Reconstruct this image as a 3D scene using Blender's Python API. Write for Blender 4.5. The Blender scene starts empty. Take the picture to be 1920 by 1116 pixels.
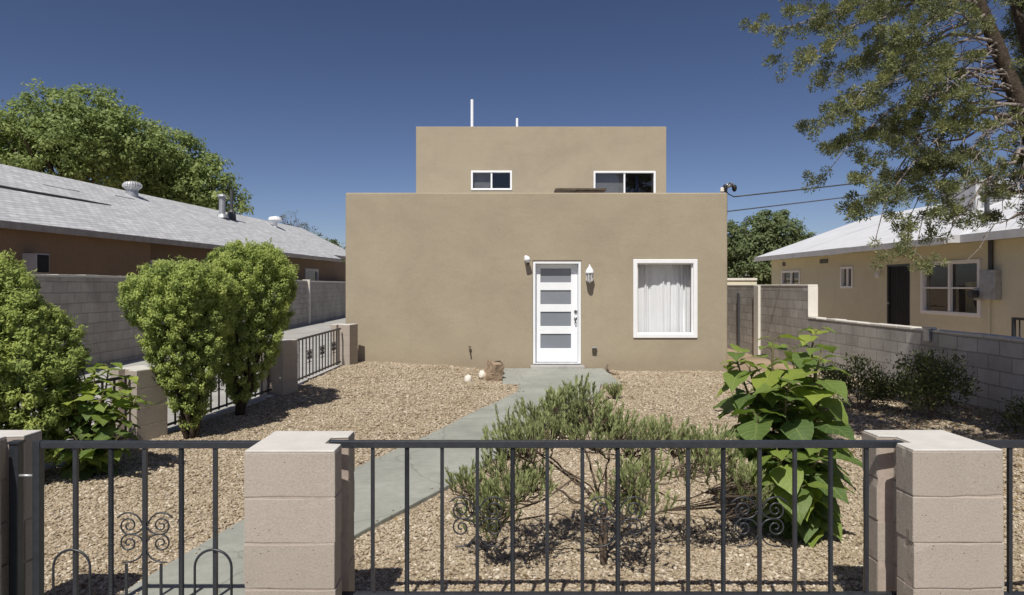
import bpy, bmesh, math, random
import numpy as np
from mathutils import Vector, Matrix, noise as mnoise

random.seed(7)
rng = np.random.default_rng(11)
SC = bpy.context.scene
COL = SC.collection
R = math.radians

# ------------------------------------------------------------------ camera model
K, CX, CY, CH = 1250.0, 937.0, 535.0, 1.72       # focal length, vanishing point (photo pixels), eye height
def at(px, py, Y):
    return Vector(((px - CX) / K * Y, Y, CH - (py - CY) / K * Y))
def sstep(a, b, x):
    t = min(1.0, max(0.0, (x - a) / (b - a)))
    return t * t * (3 - 2 * t)
def terrain(x, y):
    return 0.05 * sstep(6.5, 3.6, y) * sstep(-0.2, 0.6, x - interp(PATH_R, y)) + 0.15 * sstep(7.0, 13.0, y) * sstep(0.4, -2.6, x) - 0.03 * sstep(9, 13, y) * sstep(1.5, 3.0, x)

# ------------------------------------------------------------------ materials
def new_mat(name, rough=0.85, spec=0.3, metal=0.0):
    m = bpy.data.materials.new(name); m.use_nodes = True
    nt = m.node_tree; b = nt.nodes['Principled BSDF']
    b.inputs['Roughness'].default_value = rough
    b.inputs['Specular IOR Level'].default_value = spec
    b.inputs['Metallic'].default_value = metal
    g = nt.nodes.new('ShaderNodeNewGeometry')
    return m, nt, b, g.outputs['Position']
def n_noise(nt, v, scale, detail=4, rough=0.6, dist=0.0):
    n = nt.nodes.new('ShaderNodeTexNoise'); nt.links.new(v, n.inputs['Vector'])
    n.inputs['Scale'].default_value = scale; n.inputs['Detail'].default_value = detail
    n.inputs['Roughness'].default_value = rough; n.inputs['Distortion'].default_value = dist
    return n.outputs['Fac']
def n_ramp(nt, fac, stops, interp='LINEAR'):
    n = nt.nodes.new('ShaderNodeValToRGB'); nt.links.new(fac, n.inputs['Fac'])
    e = n.color_ramp; e.interpolation = interp
    while len(e.elements) > 1: e.elements.remove(e.elements[-1])
    e.elements[0].position = stops[0][0]; c = stops[0][1]; e.elements[0].color = (*c, 1)
    for p, c in stops[1:]:
        k = e.elements.new(p); k.color = (*c, 1)
    return n.outputs['Color']
def n_mix(nt, fac, a, b, blend='MIX'):
    n = nt.nodes.new('ShaderNodeMix'); n.data_type = 'RGBA'; n.blend_type = blend
    for sock, v in ((n.inputs[0], fac), (n.inputs[6], a), (n.inputs[7], b)):
        if isinstance(v, (int, float)): sock.default_value = v
        elif isinstance(v, tuple): sock.default_value = (*v, 1) if len(v) == 3 else v
        else: nt.links.new(v, sock)
    return n.outputs[2]
def n_math(nt, op, a, b=None, clamp=False):
    n = nt.nodes.new('ShaderNodeMath'); n.operation = op; n.use_clamp = clamp
    for i, v in enumerate((a, b)):
        if v is None: continue
        if isinstance(v, (int, float)): n.inputs[i].default_value = v
        else: nt.links.new(v, n.inputs[i])
    return n.outputs[0]
def n_bump(nt, h, strength, dist, normal=None):
    n = nt.nodes.new('ShaderNodeBump'); nt.links.new(h, n.inputs['Height'])
    n.inputs['Strength'].default_value = strength; n.inputs['Distance'].default_value = dist
    if normal is not None: nt.links.new(normal, n.inputs['Normal'])
    return n.outputs['Normal']
def n_uv(nt, pos, order, scale=(1, 1, 1)):
    s = nt.nodes.new('ShaderNodeSeparateXYZ'); nt.links.new(pos, s.inputs[0])
    c = nt.nodes.new('ShaderNodeCombineXYZ')
    for i, k in enumerate(order):
        if k is None: continue
        o = s.outputs['XYZ'.index(k)]
        if scale[i] != 1: o = n_math(nt, 'MULTIPLY', o, scale[i])
        nt.links.new(o, c.inputs[i])
    return c.outputs[0]
def setc(nt, b, col): nt.links.new(col, b.inputs['Base Color'])
def setn(nt, b, nrm): nt.links.new(nrm, b.inputs['Normal'])
def darker(c, f): return tuple(x * f for x in c)

def plain(name, col, rough=0.6, spec=0.4, metal=0.0, var=0.12, scale=6.0, bump=0.0, bscale=60.0, bdist=0.003):
    m, nt, b, p = new_mat(name, rough, spec, metal)
    f = n_noise(nt, p, scale, 6, 0.65)
    setc(nt, b, n_ramp(nt, f, [(0.3, darker(col, 1 - var)), (0.7, darker(col, 1 + var))]))
    if bump: setn(nt, b, n_bump(nt, n_noise(nt, p, bscale, 3), bump, bdist))
    return m

def stucco(name, col, blotch=0.10, stain=(0.62, 0.58, 0.52), big=0.75):
    m, nt, b, p = new_mat(name, 0.92, 0.15)
    f1 = n_noise(nt, p, big, 5, 0.62, 0.6)
    f2 = n_noise(nt, p, 3.1, 6, 0.7, 0.3)
    f3 = n_noise(nt, p, 55, 2, 0.5)
    c = n_ramp(nt, f1, [(0.32, darker(col, 1 - blotch)), (0.5, col), (0.68, darker(col, 1 + blotch * 0.7))])
    c = n_mix(nt, n_math(nt, 'MULTIPLY', n_ramp(nt, f2, [(0.5, (0, 0, 0)), (0.72, (1, 1, 1))]), 0.28), c,
              (col[0] * 0.86, col[1] * 0.80, col[2] * 0.78))
    # faint downward streaks below the parapet and patched horizontal strokes
    st = n_noise(nt, n_uv(nt, p, 'XYZ', (5.0, 5.0, 0.55)), 1.0, 4, 0.6)
    c = n_mix(nt, n_math(nt, 'MULTIPLY', n_ramp(nt, st, [(0.52, (0, 0, 0)), (0.75, (1, 1, 1))]), 0.22), c, darker(col, 0.82))
    hs = n_noise(nt, n_uv(nt, p, 'XYZ', (0.9, 0.9, 4.5)), 1.0, 4, 0.65)
    c = n_mix(nt, n_math(nt, 'MULTIPLY', n_ramp(nt, hs, [(0.58, (0, 0, 0)), (0.72, (1, 1, 1))]), 0.30), c, darker(col, 0.84))
    # splash-back dirt near the ground has its own ragged edge
    sz = nt.nodes.new('ShaderNodeSeparateXYZ'); nt.links.new(p, sz.inputs[0])
    zz = n_math(nt, 'ADD', sz.outputs[2], n_math(nt, 'MULTIPLY', f2, 0.5))
    c = n_mix(nt, n_math(nt, 'MULTIPLY', n_ramp(nt, zz, [(0.30, (1, 1, 1)), (0.62, (0, 0, 0))]), 0.28), c, (0.23, 0.165, 0.11))
    c = n_mix(nt, 0.10, c, n_ramp(nt, f3, [(0.35, (0.1, 0.09, 0.07)), (0.65, (0.7, 0.65, 0.55))]))
    setc(nt, b, c)
    h = n_math(nt, 'ADD', n_math(nt, 'MULTIPLY', n_noise(nt, p, 150, 3), 0.35), n_math(nt, 'MULTIPLY', n_noise(nt, p, 9, 4), 1.0))
    nn = n_bump(nt, h, 0.55, 0.006)
    setn(nt, b, n_bump(nt, n_noise(nt, p, 1.7, 3), 0.5, 0.03, nn))
    return m

def blockwall(name, order, col, mortar, w=0.4, hgt=0.2, msize=0.010, var=0.16):
    m, nt, b, p = new_mat(name, 0.93, 0.12)
    wob = n_noise(nt, p, 2.2, 3)
    uv = n_uv(nt, p, order)
    va = nt.nodes.new('ShaderNodeVectorMath'); va.operation = 'ADD'; nt.links.new(uv, va.inputs[0])
    cb = nt.nodes.new('ShaderNodeCombineXYZ'); nt.links.new(n_math(nt, 'MULTIPLY', wob, 0.03), cb.inputs[1])
    nt.links.new(n_math(nt, 'MULTIPLY', wob, 0.03), cb.inputs[0]); nt.links.new(cb.outputs[0], va.inputs[1])
    br = nt.nodes.new('ShaderNodeTexBrick'); nt.links.new(va.outputs[0], br.inputs['Vector'])
    br.inputs['Scale'].default_value = 1.0; br.inputs['Brick Width'].default_value = w; br.inputs['Row Height'].default_value = hgt
    br.inputs['Mortar Size'].default_value = msize; br.inputs['Mortar Smooth'].default_value = 0.25
    br.inputs['Color1'].default_value = (*darker(col, 1 - var), 1); br.inputs['Color2'].default_value = (*darker(col, 1 + var), 1)
    br.inputs['Mortar'].default_value = (*mortar, 1)
    f = n_noise(nt, p, 1.6, 6, 0.68, 0.4)
    c = n_mix(nt, 0.75, br.outputs['Color'], n_ramp(nt, f, [(0.3, (0.62, 0.6, 0.57)), (0.7, (1.12, 1.1, 1.08))]), 'MULTIPLY')
    f2 = n_noise(nt, p, 70, 3)
    c = n_mix(nt, 0.5, c, n_ramp(nt, f2, [(0.3, (0.7, 0.7, 0.7)), (0.7, (1.15, 1.15, 1.15))]), 'MULTIPLY')
    setc(nt, b, c)
    h = n_math(nt, 'ADD', n_math(nt, 'MULTIPLY', br.outputs['Fac'], -1.0), n_math(nt, 'MULTIPLY', f2, 0.3))
    setn(nt, b, n_bump(nt, h, 0.8, 0.012))
    return m

def leafmat(name, stops, rough=0.5, trans=0.3, spec=0.35, tcol=None, clump=0.35, veins=False):
    m, nt, b, p = new_mat(name, rough, spec)
    a = nt.nodes.new('ShaderNodeAttribute'); a.attribute_name = 'rnd'
    f = n_noise(nt, p, 4.0, 2)
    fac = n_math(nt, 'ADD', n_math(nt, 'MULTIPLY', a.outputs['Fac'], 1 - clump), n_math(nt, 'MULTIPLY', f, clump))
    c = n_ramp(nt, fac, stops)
    if veins:
        au = nt.nodes.new('ShaderNodeAttribute'); au.attribute_name = 'lu'; av = nt.nodes.new('ShaderNodeAttribute'); av.attribute_name = 'lv'
        ab = n_math(nt, 'ABSOLUTE', au.outputs['Fac'])
        ph = n_math(nt, 'SINE', n_math(nt, 'MULTIPLY', n_math(nt, 'SUBTRACT', av.outputs['Fac'], n_math(nt, 'MULTIPLY', ab, 0.22)), 46.0))
        lat = n_ramp(nt, ph, [(0.80, (0, 0, 0)), (0.97, (1, 1, 1))]); mid = n_ramp(nt, ab, [(0.03, (1, 1, 1)), (0.09, (0, 0, 0))])
        vv = n_mix(nt, 1.0, lat, mid, 'LIGHTEN')
        c = n_mix(nt, n_math(nt, 'MULTIPLY', vv, 0.32), c, (0.34, 0.40, 0.14))
        sp = n_noise(nt, p, 38, 4, 0.7)
        c = n_mix(nt, n_math(nt, 'MULTIPLY', n_ramp(nt, sp, [(0.66, (0, 0, 0)), (0.72, (1, 1, 1))]), 0.5), c, (0.26, 0.20, 0.07))
        setn(nt, b, n_bump(nt, n_math(nt, 'ADD', n_math(nt, 'MULTIPLY', vv, -1.0), n_noise(nt, p, 60, 3)), 0.5, 0.004))
    setc(nt, b, c)
    if trans:
        t = nt.nodes.new('ShaderNodeBsdfTranslucent')
        if tcol: nt.links.new(n_mix(nt, 0.6, c, tcol), t.inputs['Color'])
        else: nt.links.new(c, t.inputs['Color'])
        mx = nt.nodes.new('ShaderNodeMixShader'); mx.inputs[0].default_value = trans
        nt.links.new(b.outputs[0], mx.inputs[1]); nt.links.new(t.outputs[0], mx.inputs[2])
        nt.links.new(mx.outputs[0], nt.nodes['Material Output'].inputs['Surface'])
    return m

def glassmat(name, tint=(0.975, 0.98, 0.98), ior=1.5, rough=0.01):
    m = bpy.data.materials.new(name); m.use_nodes = True; nt = m.node_tree
    nt.nodes.remove(nt.nodes['Principled BSDF'])
    t = nt.nodes.new('ShaderNodeBsdfTransparent'); t.inputs[0].default_value = (*tint, 1)
    g = nt.nodes.new('ShaderNodeBsdfGlossy'); g.inputs['Roughness'].default_value = rough
    gm = nt.nodes.new('ShaderNodeNewGeometry')
    lw = nt.nodes.new('ShaderNodeLayerWeight'); lw.inputs['Blend'].default_value = 0.5
    f = n_math(nt, 'ADD', n_math(nt, 'MULTIPLY', n_math(nt, 'POWER', lw.outputs['Facing'], 5.0), 0.9), 0.042)
    nz = n_noise(nt, gm.outputs['Position'], 1.3, 2)
    nt.links.new(n_bump(nt, nz, 0.05, 0.02), g.inputs['Normal'])
    mx = nt.nodes.new('ShaderNodeMixShader'); nt.links.new(f, mx.inputs[0])
    nt.links.new(t.outputs[0], mx.inputs[1]); nt.links.new(g.outputs[0], mx.inputs[2])
    nt.links.new(mx.outputs[0], nt.nodes['Material Output'].inputs['Surface'])
    return m

def gravel_mat(name, attr=False):
    m, nt, b, p = new_mat(name, 0.85, 0.25)
    stops = [(0.0, (0.18, 0.145, 0.10)), (0.12, (0.32, 0.265, 0.185)), (0.35, (0.415, 0.35, 0.255)), (0.55, (0.36, 0.305, 0.215)),
             (0.68, (0.455, 0.40, 0.305)), (0.8, (0.37, 0.31, 0.24)), (0.90, (0.505, 0.45, 0.35)), (0.97, (0.58, 0.53, 0.44)), (1.0, (0.66, 0.62, 0.53))]
    if attr:
        a = nt.nodes.new('ShaderNodeAttribute'); a.attribute_name = 'pcol'; a.attribute_type = 'INSTANCER'
        c = n_ramp(nt, a.outputs['Fac'], stops)
        f = n_noise(nt, p, 90, 3)
        c = n_mix(nt, 0.4, c, n_ramp(nt, f, [(0.3, (0.75, 0.72, 0.7)), (0.7, (1.15, 1.12, 1.1))]), 'MULTIPLY')
    else:
        v = nt.nodes.new('ShaderNodeTexVoronoi'); nt.links.new(p, v.inputs['Vector']); v.inputs['Scale'].default_value = 32
        s = nt.nodes.new('ShaderNodeSeparateColor'); nt.links.new(v.outputs['Color'], s.inputs[0])
        c = n_ramp(nt, s.outputs[0], stops)
        dk = n_ramp(nt, v.outputs['Distance'], [(0.35, (1, 1, 1)), (0.75, (0.45, 0.40, 0.36))])
        c = n_mix(nt, 0.8, c, dk, 'MULTIPLY')
        setn(nt, b, n_bump(nt, n_math(nt, 'MULTIPLY', v.outputs['Distance'], -1.0), 1.0, 0.02))
    f = n_noise(nt, p, 0.9, 5, 0.65, 0.5)
    c = n_mix(nt, 0.55, c, n_ramp(nt, f, [(0.33, (0.80, 0.75, 0.66)), (0.66, (1.08, 1.05, 1.04))]), 'MULTIPLY')
    setc(nt, b, c)
    return m

MAT = {}
MAT['stucco'] = stucco('tan stucco', (0.352, 0.300, 0.214))
MAT['stucco_up'] = stucco('tan stucco upper', (0.362, 0.309, 0.221))
MAT['white'] = plain('white paint', (0.82, 0.84, 0.86), 0.45, 0.4, var=0.03)
MAT['vinyl'] = plain('white vinyl', (0.83, 0.84, 0.84), 0.4, 0.4, var=0.03)
MAT['pane_frost'] = plain('frosted glass', (0.215, 0.235, 0.265), 0.12, 0.5, var=0.05, scale=2)
MAT['glass'] = glassmat('window glass')
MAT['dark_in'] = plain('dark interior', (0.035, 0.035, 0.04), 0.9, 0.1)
MAT['blind'] = plain('grey blind', (0.13, 0.13, 0.135), 0.8, 0.2)
MAT['curtain'] = plain('white curtain', (0.82, 0.83, 0.85), 0.9, 0.1, var=0.03, scale=2)
MAT['nickel'] = plain('brushed nickel', (0.22, 0.23, 0.24), 0.3, 0.5, 0.9)
MAT['iron'] = plain('dark painted iron', (0.026, 0.029, 0.035), 0.38, 0.5, 0.0, var=0.25, scale=25, bump=0.25, bscale=90, bdist=0.002)
MAT['galv'] = plain('galvanised steel', (0.42, 0.43, 0.44), 0.45, 0.5, 0.6, var=0.2, scale=10)
MAT['dkgrey'] = plain('dark grey metal', (0.06, 0.062, 0.065), 0.5, 0.4)
MAT['black'] = plain('black rubber', (0.015, 0.015, 0.016), 0.6, 0.3)
MAT['bronze'] = plain('dark bronze cover', (0.06, 0.05, 0.035), 0.5, 0.4)
MAT['lampglass'] = plain('ribbed lamp glass', (0.34, 0.33, 0.32), 0.15, 0.5)
MAT['wood'] = plain('weathered board', (0.10, 0.075, 0.055), 0.8, 0.2, var=0.3, scale=8)
MAT['gravel'] = gravel_mat('gravel bed')
MAT['pebble'] = gravel_mat('pebbles', True)
MAT['bark'] = plain('grey brown bark', (0.115, 0.088, 0.066), 0.95, 0.1, var=0.45, scale=22, bump=0.9, bscale=45, bdist=0.012)
MAT['bark_dark'] = plain('dark shrub bark', (0.07, 0.055, 0.042), 0.95, 0.1, var=0.45, scale=24, bump=0.9, bscale=45, bdist=0.012)
MAT['bark_pine'] = plain('pale pine bark', (0.225, 0.195, 0.175), 0.95, 0.1, var=0.5, scale=18, bump=0.9, bscale=40, bdist=0.012)
MAT['twig'] = plain('grey twig', (0.17, 0.13, 0.10), 0.9, 0.1, var=0.35, scale=30)
MAT['stem'] = plain('green brown stem', (0.13, 0.12, 0.05), 0.7, 0.2, var=0.3, scale=20)
MAT['whitestone'] = plain('white stone', (0.72, 0.68, 0.60), 0.8, 0.2, var=0.12, scale=14, bump=0.5, bscale=30, bdist=0.01)
MAT['rock'] = plain('brown rock', (0.30, 0.225, 0.155), 0.9, 0.15, var=0.5, scale=9, bump=0.9, bscale=18, bdist=0.03)

def m_concrete(name, col):
    m, nt, b, p = new_mat(name, 0.88, 0.2)
    f = n_noise(nt, p, 1.1, 6, 0.65, 0.5); f2 = n_noise(nt, p, 14, 5, 0.7); f3 = n_noise(nt, p, 160, 2)
    c = n_ramp(nt, f, [(0.3, darker(col, 0.82)), (0.7, darker(col, 1.12))])
    c = n_mix(nt, 0.6, c, n_ramp(nt, f2, [(0.3, (0.8, 0.79, 0.77)), (0.7, (1.1, 1.1, 1.1))]), 'MULTIPLY')
    c = n_mix(nt, 0.4, c, n_ramp(nt, f3, [(0.3, (0.8, 0.8, 0.8)), (0.7, (1.12, 1.12, 1.12))]), 'MULTIPLY')
    st = n_noise(nt, p, 3.2, 6, 0.75, 1.0)
    c = n_mix(nt, n_math(nt, 'MULTIPLY', n_ramp(nt, st, [(0.58, (0, 0, 0)), (0.70, (1, 1, 1))]), 0.35), c, darker(col, 0.62))
    va = nt.nodes.new('ShaderNodeVectorMath'); va.operation = 'ADD'; nt.links.new(p, va.inputs[0])
    nz = nt.nodes.new('ShaderNodeTexNoise'); nz.inputs['Scale'].default_value = 2.3; nz.inputs['Detail'].default_value = 5; nt.links.new(p, nz.inputs['Vector'])
    vs_ = nt.nodes.new('ShaderNodeVectorMath'); vs_.operation = 'SCALE'; vs_.inputs['Scale'].default_value = 0.35; nt.links.new(nz.outputs['Color'], vs_.inputs[0]); nt.links.new(vs_.outputs[0], va.inputs[1])
    vo = nt.nodes.new('ShaderNodeTexVoronoi'); vo.feature = 'DISTANCE_TO_EDGE'; vo.inputs['Scale'].default_value = 0.55; nt.links.new(va.outputs[0], vo.inputs['Vector'])
    ck = n_ramp(nt, vo.outputs['Distance'], [(0.0, (1, 1, 1)), (0.006, (0, 0, 0))])
    c = n_mix(nt, n_math(nt, 'MULTIPLY', ck, 0.55), c, darker(col, 0.4))
    setc(nt, b, c); setn(nt, b, n_bump(nt, n_math(nt, 'ADD', f2, f3), 0.35, 0.004))
    return m
MAT['concrete'] = m_concrete('grey concrete path', (0.33, 0.342, 0.305))
MAT['drive'] = m_concrete('pale concrete drive', (0.40, 0.395, 0.375))
MAT['kerb'] = m_concrete('concrete footing', (0.44, 0.43, 0.41))
MAT['dirt'] = plain('dry dirt', (0.33, 0.25, 0.175), 0.95, 0.1, var=0.25, scale=0.8, bump=0.6, bscale=12, bdist=0.03)

def m_pillar():
    m, nt, b, p = new_mat('pinkish beige block', 0.93, 0.12)
    col = (0.405, 0.362, 0.310)
    o = nt.nodes.new('ShaderNodeTexCoord').outputs['Object']
    sz = nt.nodes.new('ShaderNodeSeparateXYZ'); nt.links.new(o, sz.inputs[0])
    f = n_noise(nt, p, 3.0, 6, 0.65, 0.4); f2 = n_noise(nt, p, 110, 4, 0.7)
    c = n_ramp(nt, f, [(0.3, darker(col, 0.95)), (0.7, darker(col, 1.04))])
    a = nt.nodes.new('ShaderNodeAttribute'); a.attribute_name = 'rnd'
    c = n_mix(nt, 0.6, c, n_ramp(nt, a.outputs['Fac'], [(0, (0.85, 0.84, 0.83)), (1, (1.08, 1.06, 1.06))]), 'MULTIPLY')
    c = n_mix(nt, 0.5, c, n_ramp(nt, f2, [(0.32, (0.72, 0.70, 0.68)), (0.6, (1.08, 1.08, 1.08))]), 'MULTIPLY')
    v = nt.nodes.new('ShaderNodeTexVoronoi'); nt.links.new(p, v.inputs['Vector']); v.inputs['Scale'].default_value = 38
    pit = n_ramp(nt, v.outputs['Distance'], [(0.05, (0, 0, 0)), (0.15, (1, 1, 1))])
    msk = n_ramp(nt, n_noise(nt, p, 17, 2), [(0.5, (1, 1, 1)), (0.58, (0, 0, 0))])
    pit2 = n_mix(nt, 1.0, pit, msk, 'LIGHTEN')
    c = n_mix(nt, 0.5, c, pit2, 'MULTIPLY')
    setc(nt, b, c)
    h = n_math(nt, 'ADD', n_math(nt, 'MULTIPLY', f2, 0.6), n_math(nt, 'ADD', n_math(nt, 'MULTIPLY', n_noise(nt, p, 30, 4), 0.5), pit2))
    setn(nt, b, n_bump(nt, h, 0.55, 0.005))
    return m
MAT['pillar'] = m_pillar()
MAT['sunlit_top'] = plain('pale sunlit pillar top', (0.575, 0.555, 0.515), 0.93, 0.12, var=0.08, scale=7, bump=0.5, bscale=50, bdist=0.004)  # paler colour makes up for the stronger sunlight on the pillar tops
MAT['mortar'] = plain('mortar', (0.40, 0.335, 0.285), 0.95, 0.1, var=0.15, scale=20, bump=0.5)
MAT['wall_l'] = blockwall('grey block wall left', 'YZ', (0.42, 0.395, 0.365), (0.33, 0.31, 0.285), var=0.10)
MAT['wall_x'] = blockwall('smooth grey wall', 'YZ', (0.40, 0.38, 0.35), (0.39, 0.37, 0.34), var=0.03)
MAT['wall_r'] = blockwall('grey block wall right', 'YZ', (0.53, 0.515, 0.485), (0.37, 0.355, 0.33), w=0.41, var=0.14)
MAT['cap'] = plain('pale mortar cap', (0.60, 0.575, 0.52), 0.9, 0.15, var=0.12, scale=5, bump=0.4, bscale=25, bdist=0.01)
MAT['capwhite'] = plain('white washed masonry', (0.72, 0.69, 0.62), 0.9, 0.15, var=0.08, scale=4, bump=0.3)
MAT['brownwall'] = stucco('brown stucco', (0.26, 0.178, 0.112), 0.08, big=1.0)
MAT['brownwall2'] = stucco('dark brown stucco', (0.195, 0.138, 0.092), 0.08, big=1.0)
MAT['yellowwall'] = stucco('pale yellow stucco', (0.72, 0.70, 0.53), 0.06)
MAT['fascia'] = plain('weathered fascia', (0.36, 0.33, 0.30), 0.8, 0.2, var=0.2, scale=5)
MAT['fasciaw'] = plain('pale fascia', (0.50, 0.50, 0.50), 0.7, 0.3, var=0.1, scale=4)
MAT['whiteroof'] = plain('white coated roof', (0.60, 0.61, 0.63), 0.75, 0.3, var=0.08, scale=1.3, bump=0.4, bscale=6, bdist=0.02)
def m_shingle():
    m, nt, b, p = new_mat('pale grey shingles', 0.93, 0.12)
    uv = n_uv(nt, p, 'YX', (1, 1.11, 1))
    br = nt.nodes.new('ShaderNodeTexBrick'); nt.links.new(uv, br.inputs['Vector'])
    br.inputs['Scale'].default_value = 1; br.inputs['Brick Width'].default_value = 0.31; br.inputs['Row Height'].default_value = 0.145
    br.inputs['Mortar Size'].default_value = 0.010; br.inputs['Mortar Smooth'].default_value = 0.3
    br.inputs['Color1'].default_value = (0.43, 0.44, 0.45, 1); br.inputs['Color2'].default_value = (0.56, 0.57, 0.58, 1)
    br.inputs['Mortar'].default_value = (0.30, 0.30, 0.31, 1)
    f = n_noise(nt, p, 1.3, 6, 0.7)
    c = n_mix(nt, 0.7, br.outputs['Color'], n_ramp(nt, f, [(0.3, (0.82, 0.82, 0.82)), (0.7, (1.12, 1.12, 1.12))]), 'MULTIPLY')
    stk = n_noise(nt, n_uv(nt, p, 'XYZ', (6.0, 0.35, 6.0)), 1.0, 4, 0.7)
    c = n_mix(nt, n_math(nt, 'MULTIPLY', n_ramp(nt, stk, [(0.6, (0, 0, 0)), (0.7, (1, 1, 1))]), 0.45), c, (0.26, 0.26, 0.27))
    setc(nt, b, c); setn(nt, b, n_bump(nt, n_math(nt, 'MULTIPLY', br.outputs['Fac'], -1.0), 0.8, 0.015))
    return m
MAT['shingle'] = m_shingle()

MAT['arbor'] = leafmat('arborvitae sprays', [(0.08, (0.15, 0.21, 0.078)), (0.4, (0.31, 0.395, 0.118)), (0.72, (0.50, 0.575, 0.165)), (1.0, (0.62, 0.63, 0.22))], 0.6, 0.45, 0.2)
MAT['broad'] = leafmat('broad tree leaves', [(0.1, (0.13, 0.185, 0.065)), (0.5, (0.26, 0.34, 0.115)), (0.9, (0.41, 0.47, 0.17))], 0.5, 0.42, 0.3)
MAT['broad2'] = leafmat('dusty tree leaves', [(0.1, (0.085, 0.115, 0.05)), (0.5, (0.155, 0.20, 0.085)), (0.9, (0.25, 0.285, 0.125))], 0.55, 0.38, 0.3)
MAT['greyleaf'] = leafmat('grey thin leaves', [(0.1, (0.10, 0.115, 0.10)), (0.9, (0.19, 0.20, 0.165))], 0.6, 0.3, 0.2)
MAT['needle'] = leafmat('rosemary like needles', [(0.05, (0.17, 0.21, 0.085)), (0.5, (0.35, 0.40, 0.17)), (0.85, (0.49, 0.52, 0.255)), (1.0, (0.50, 0.42, 0.24))], 0.55, 0.3, 0.25)
MAT['pine'] = leafmat('olive needles', [(0.05, (0.08, 0.105, 0.055)), (0.5, (0.20, 0.225, 0.10)), (0.85, (0.37, 0.38, 0.15)), (1.0, (0.44, 0.39, 0.16))], 0.55, 0.3, 0.25)
MAT['bigleaf'] = leafmat('big heart leaves', [(0.0, (0.07, 0.125, 0.045)), (0.4, (0.125, 0.19, 0.055)), (0.75, (0.24, 0.32, 0.06)), (1.0, (0.40, 0.45, 0.085))], 0.48, 0.35, 0.4, tcol=(0.28, 0.42, 0.03), clump=0.15, veins=True)
MAT['shrub'] = leafmat('dark shrub leaves', [(0.1, (0.05, 0.07, 0.022)), (0.6, (0.125, 0.15, 0.048)), (1.0, (0.23, 0.22, 0.085))], 0.5, 0.25, 0.3)
MAT['litter'] = leafmat('dry leaves', [(0.1, (0.10, 0.065, 0.035)), (0.5, (0.24, 0.165, 0.08)), (1.0, (0.42, 0.33, 0.16))], 0.8, 0.0, 0.2)

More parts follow.
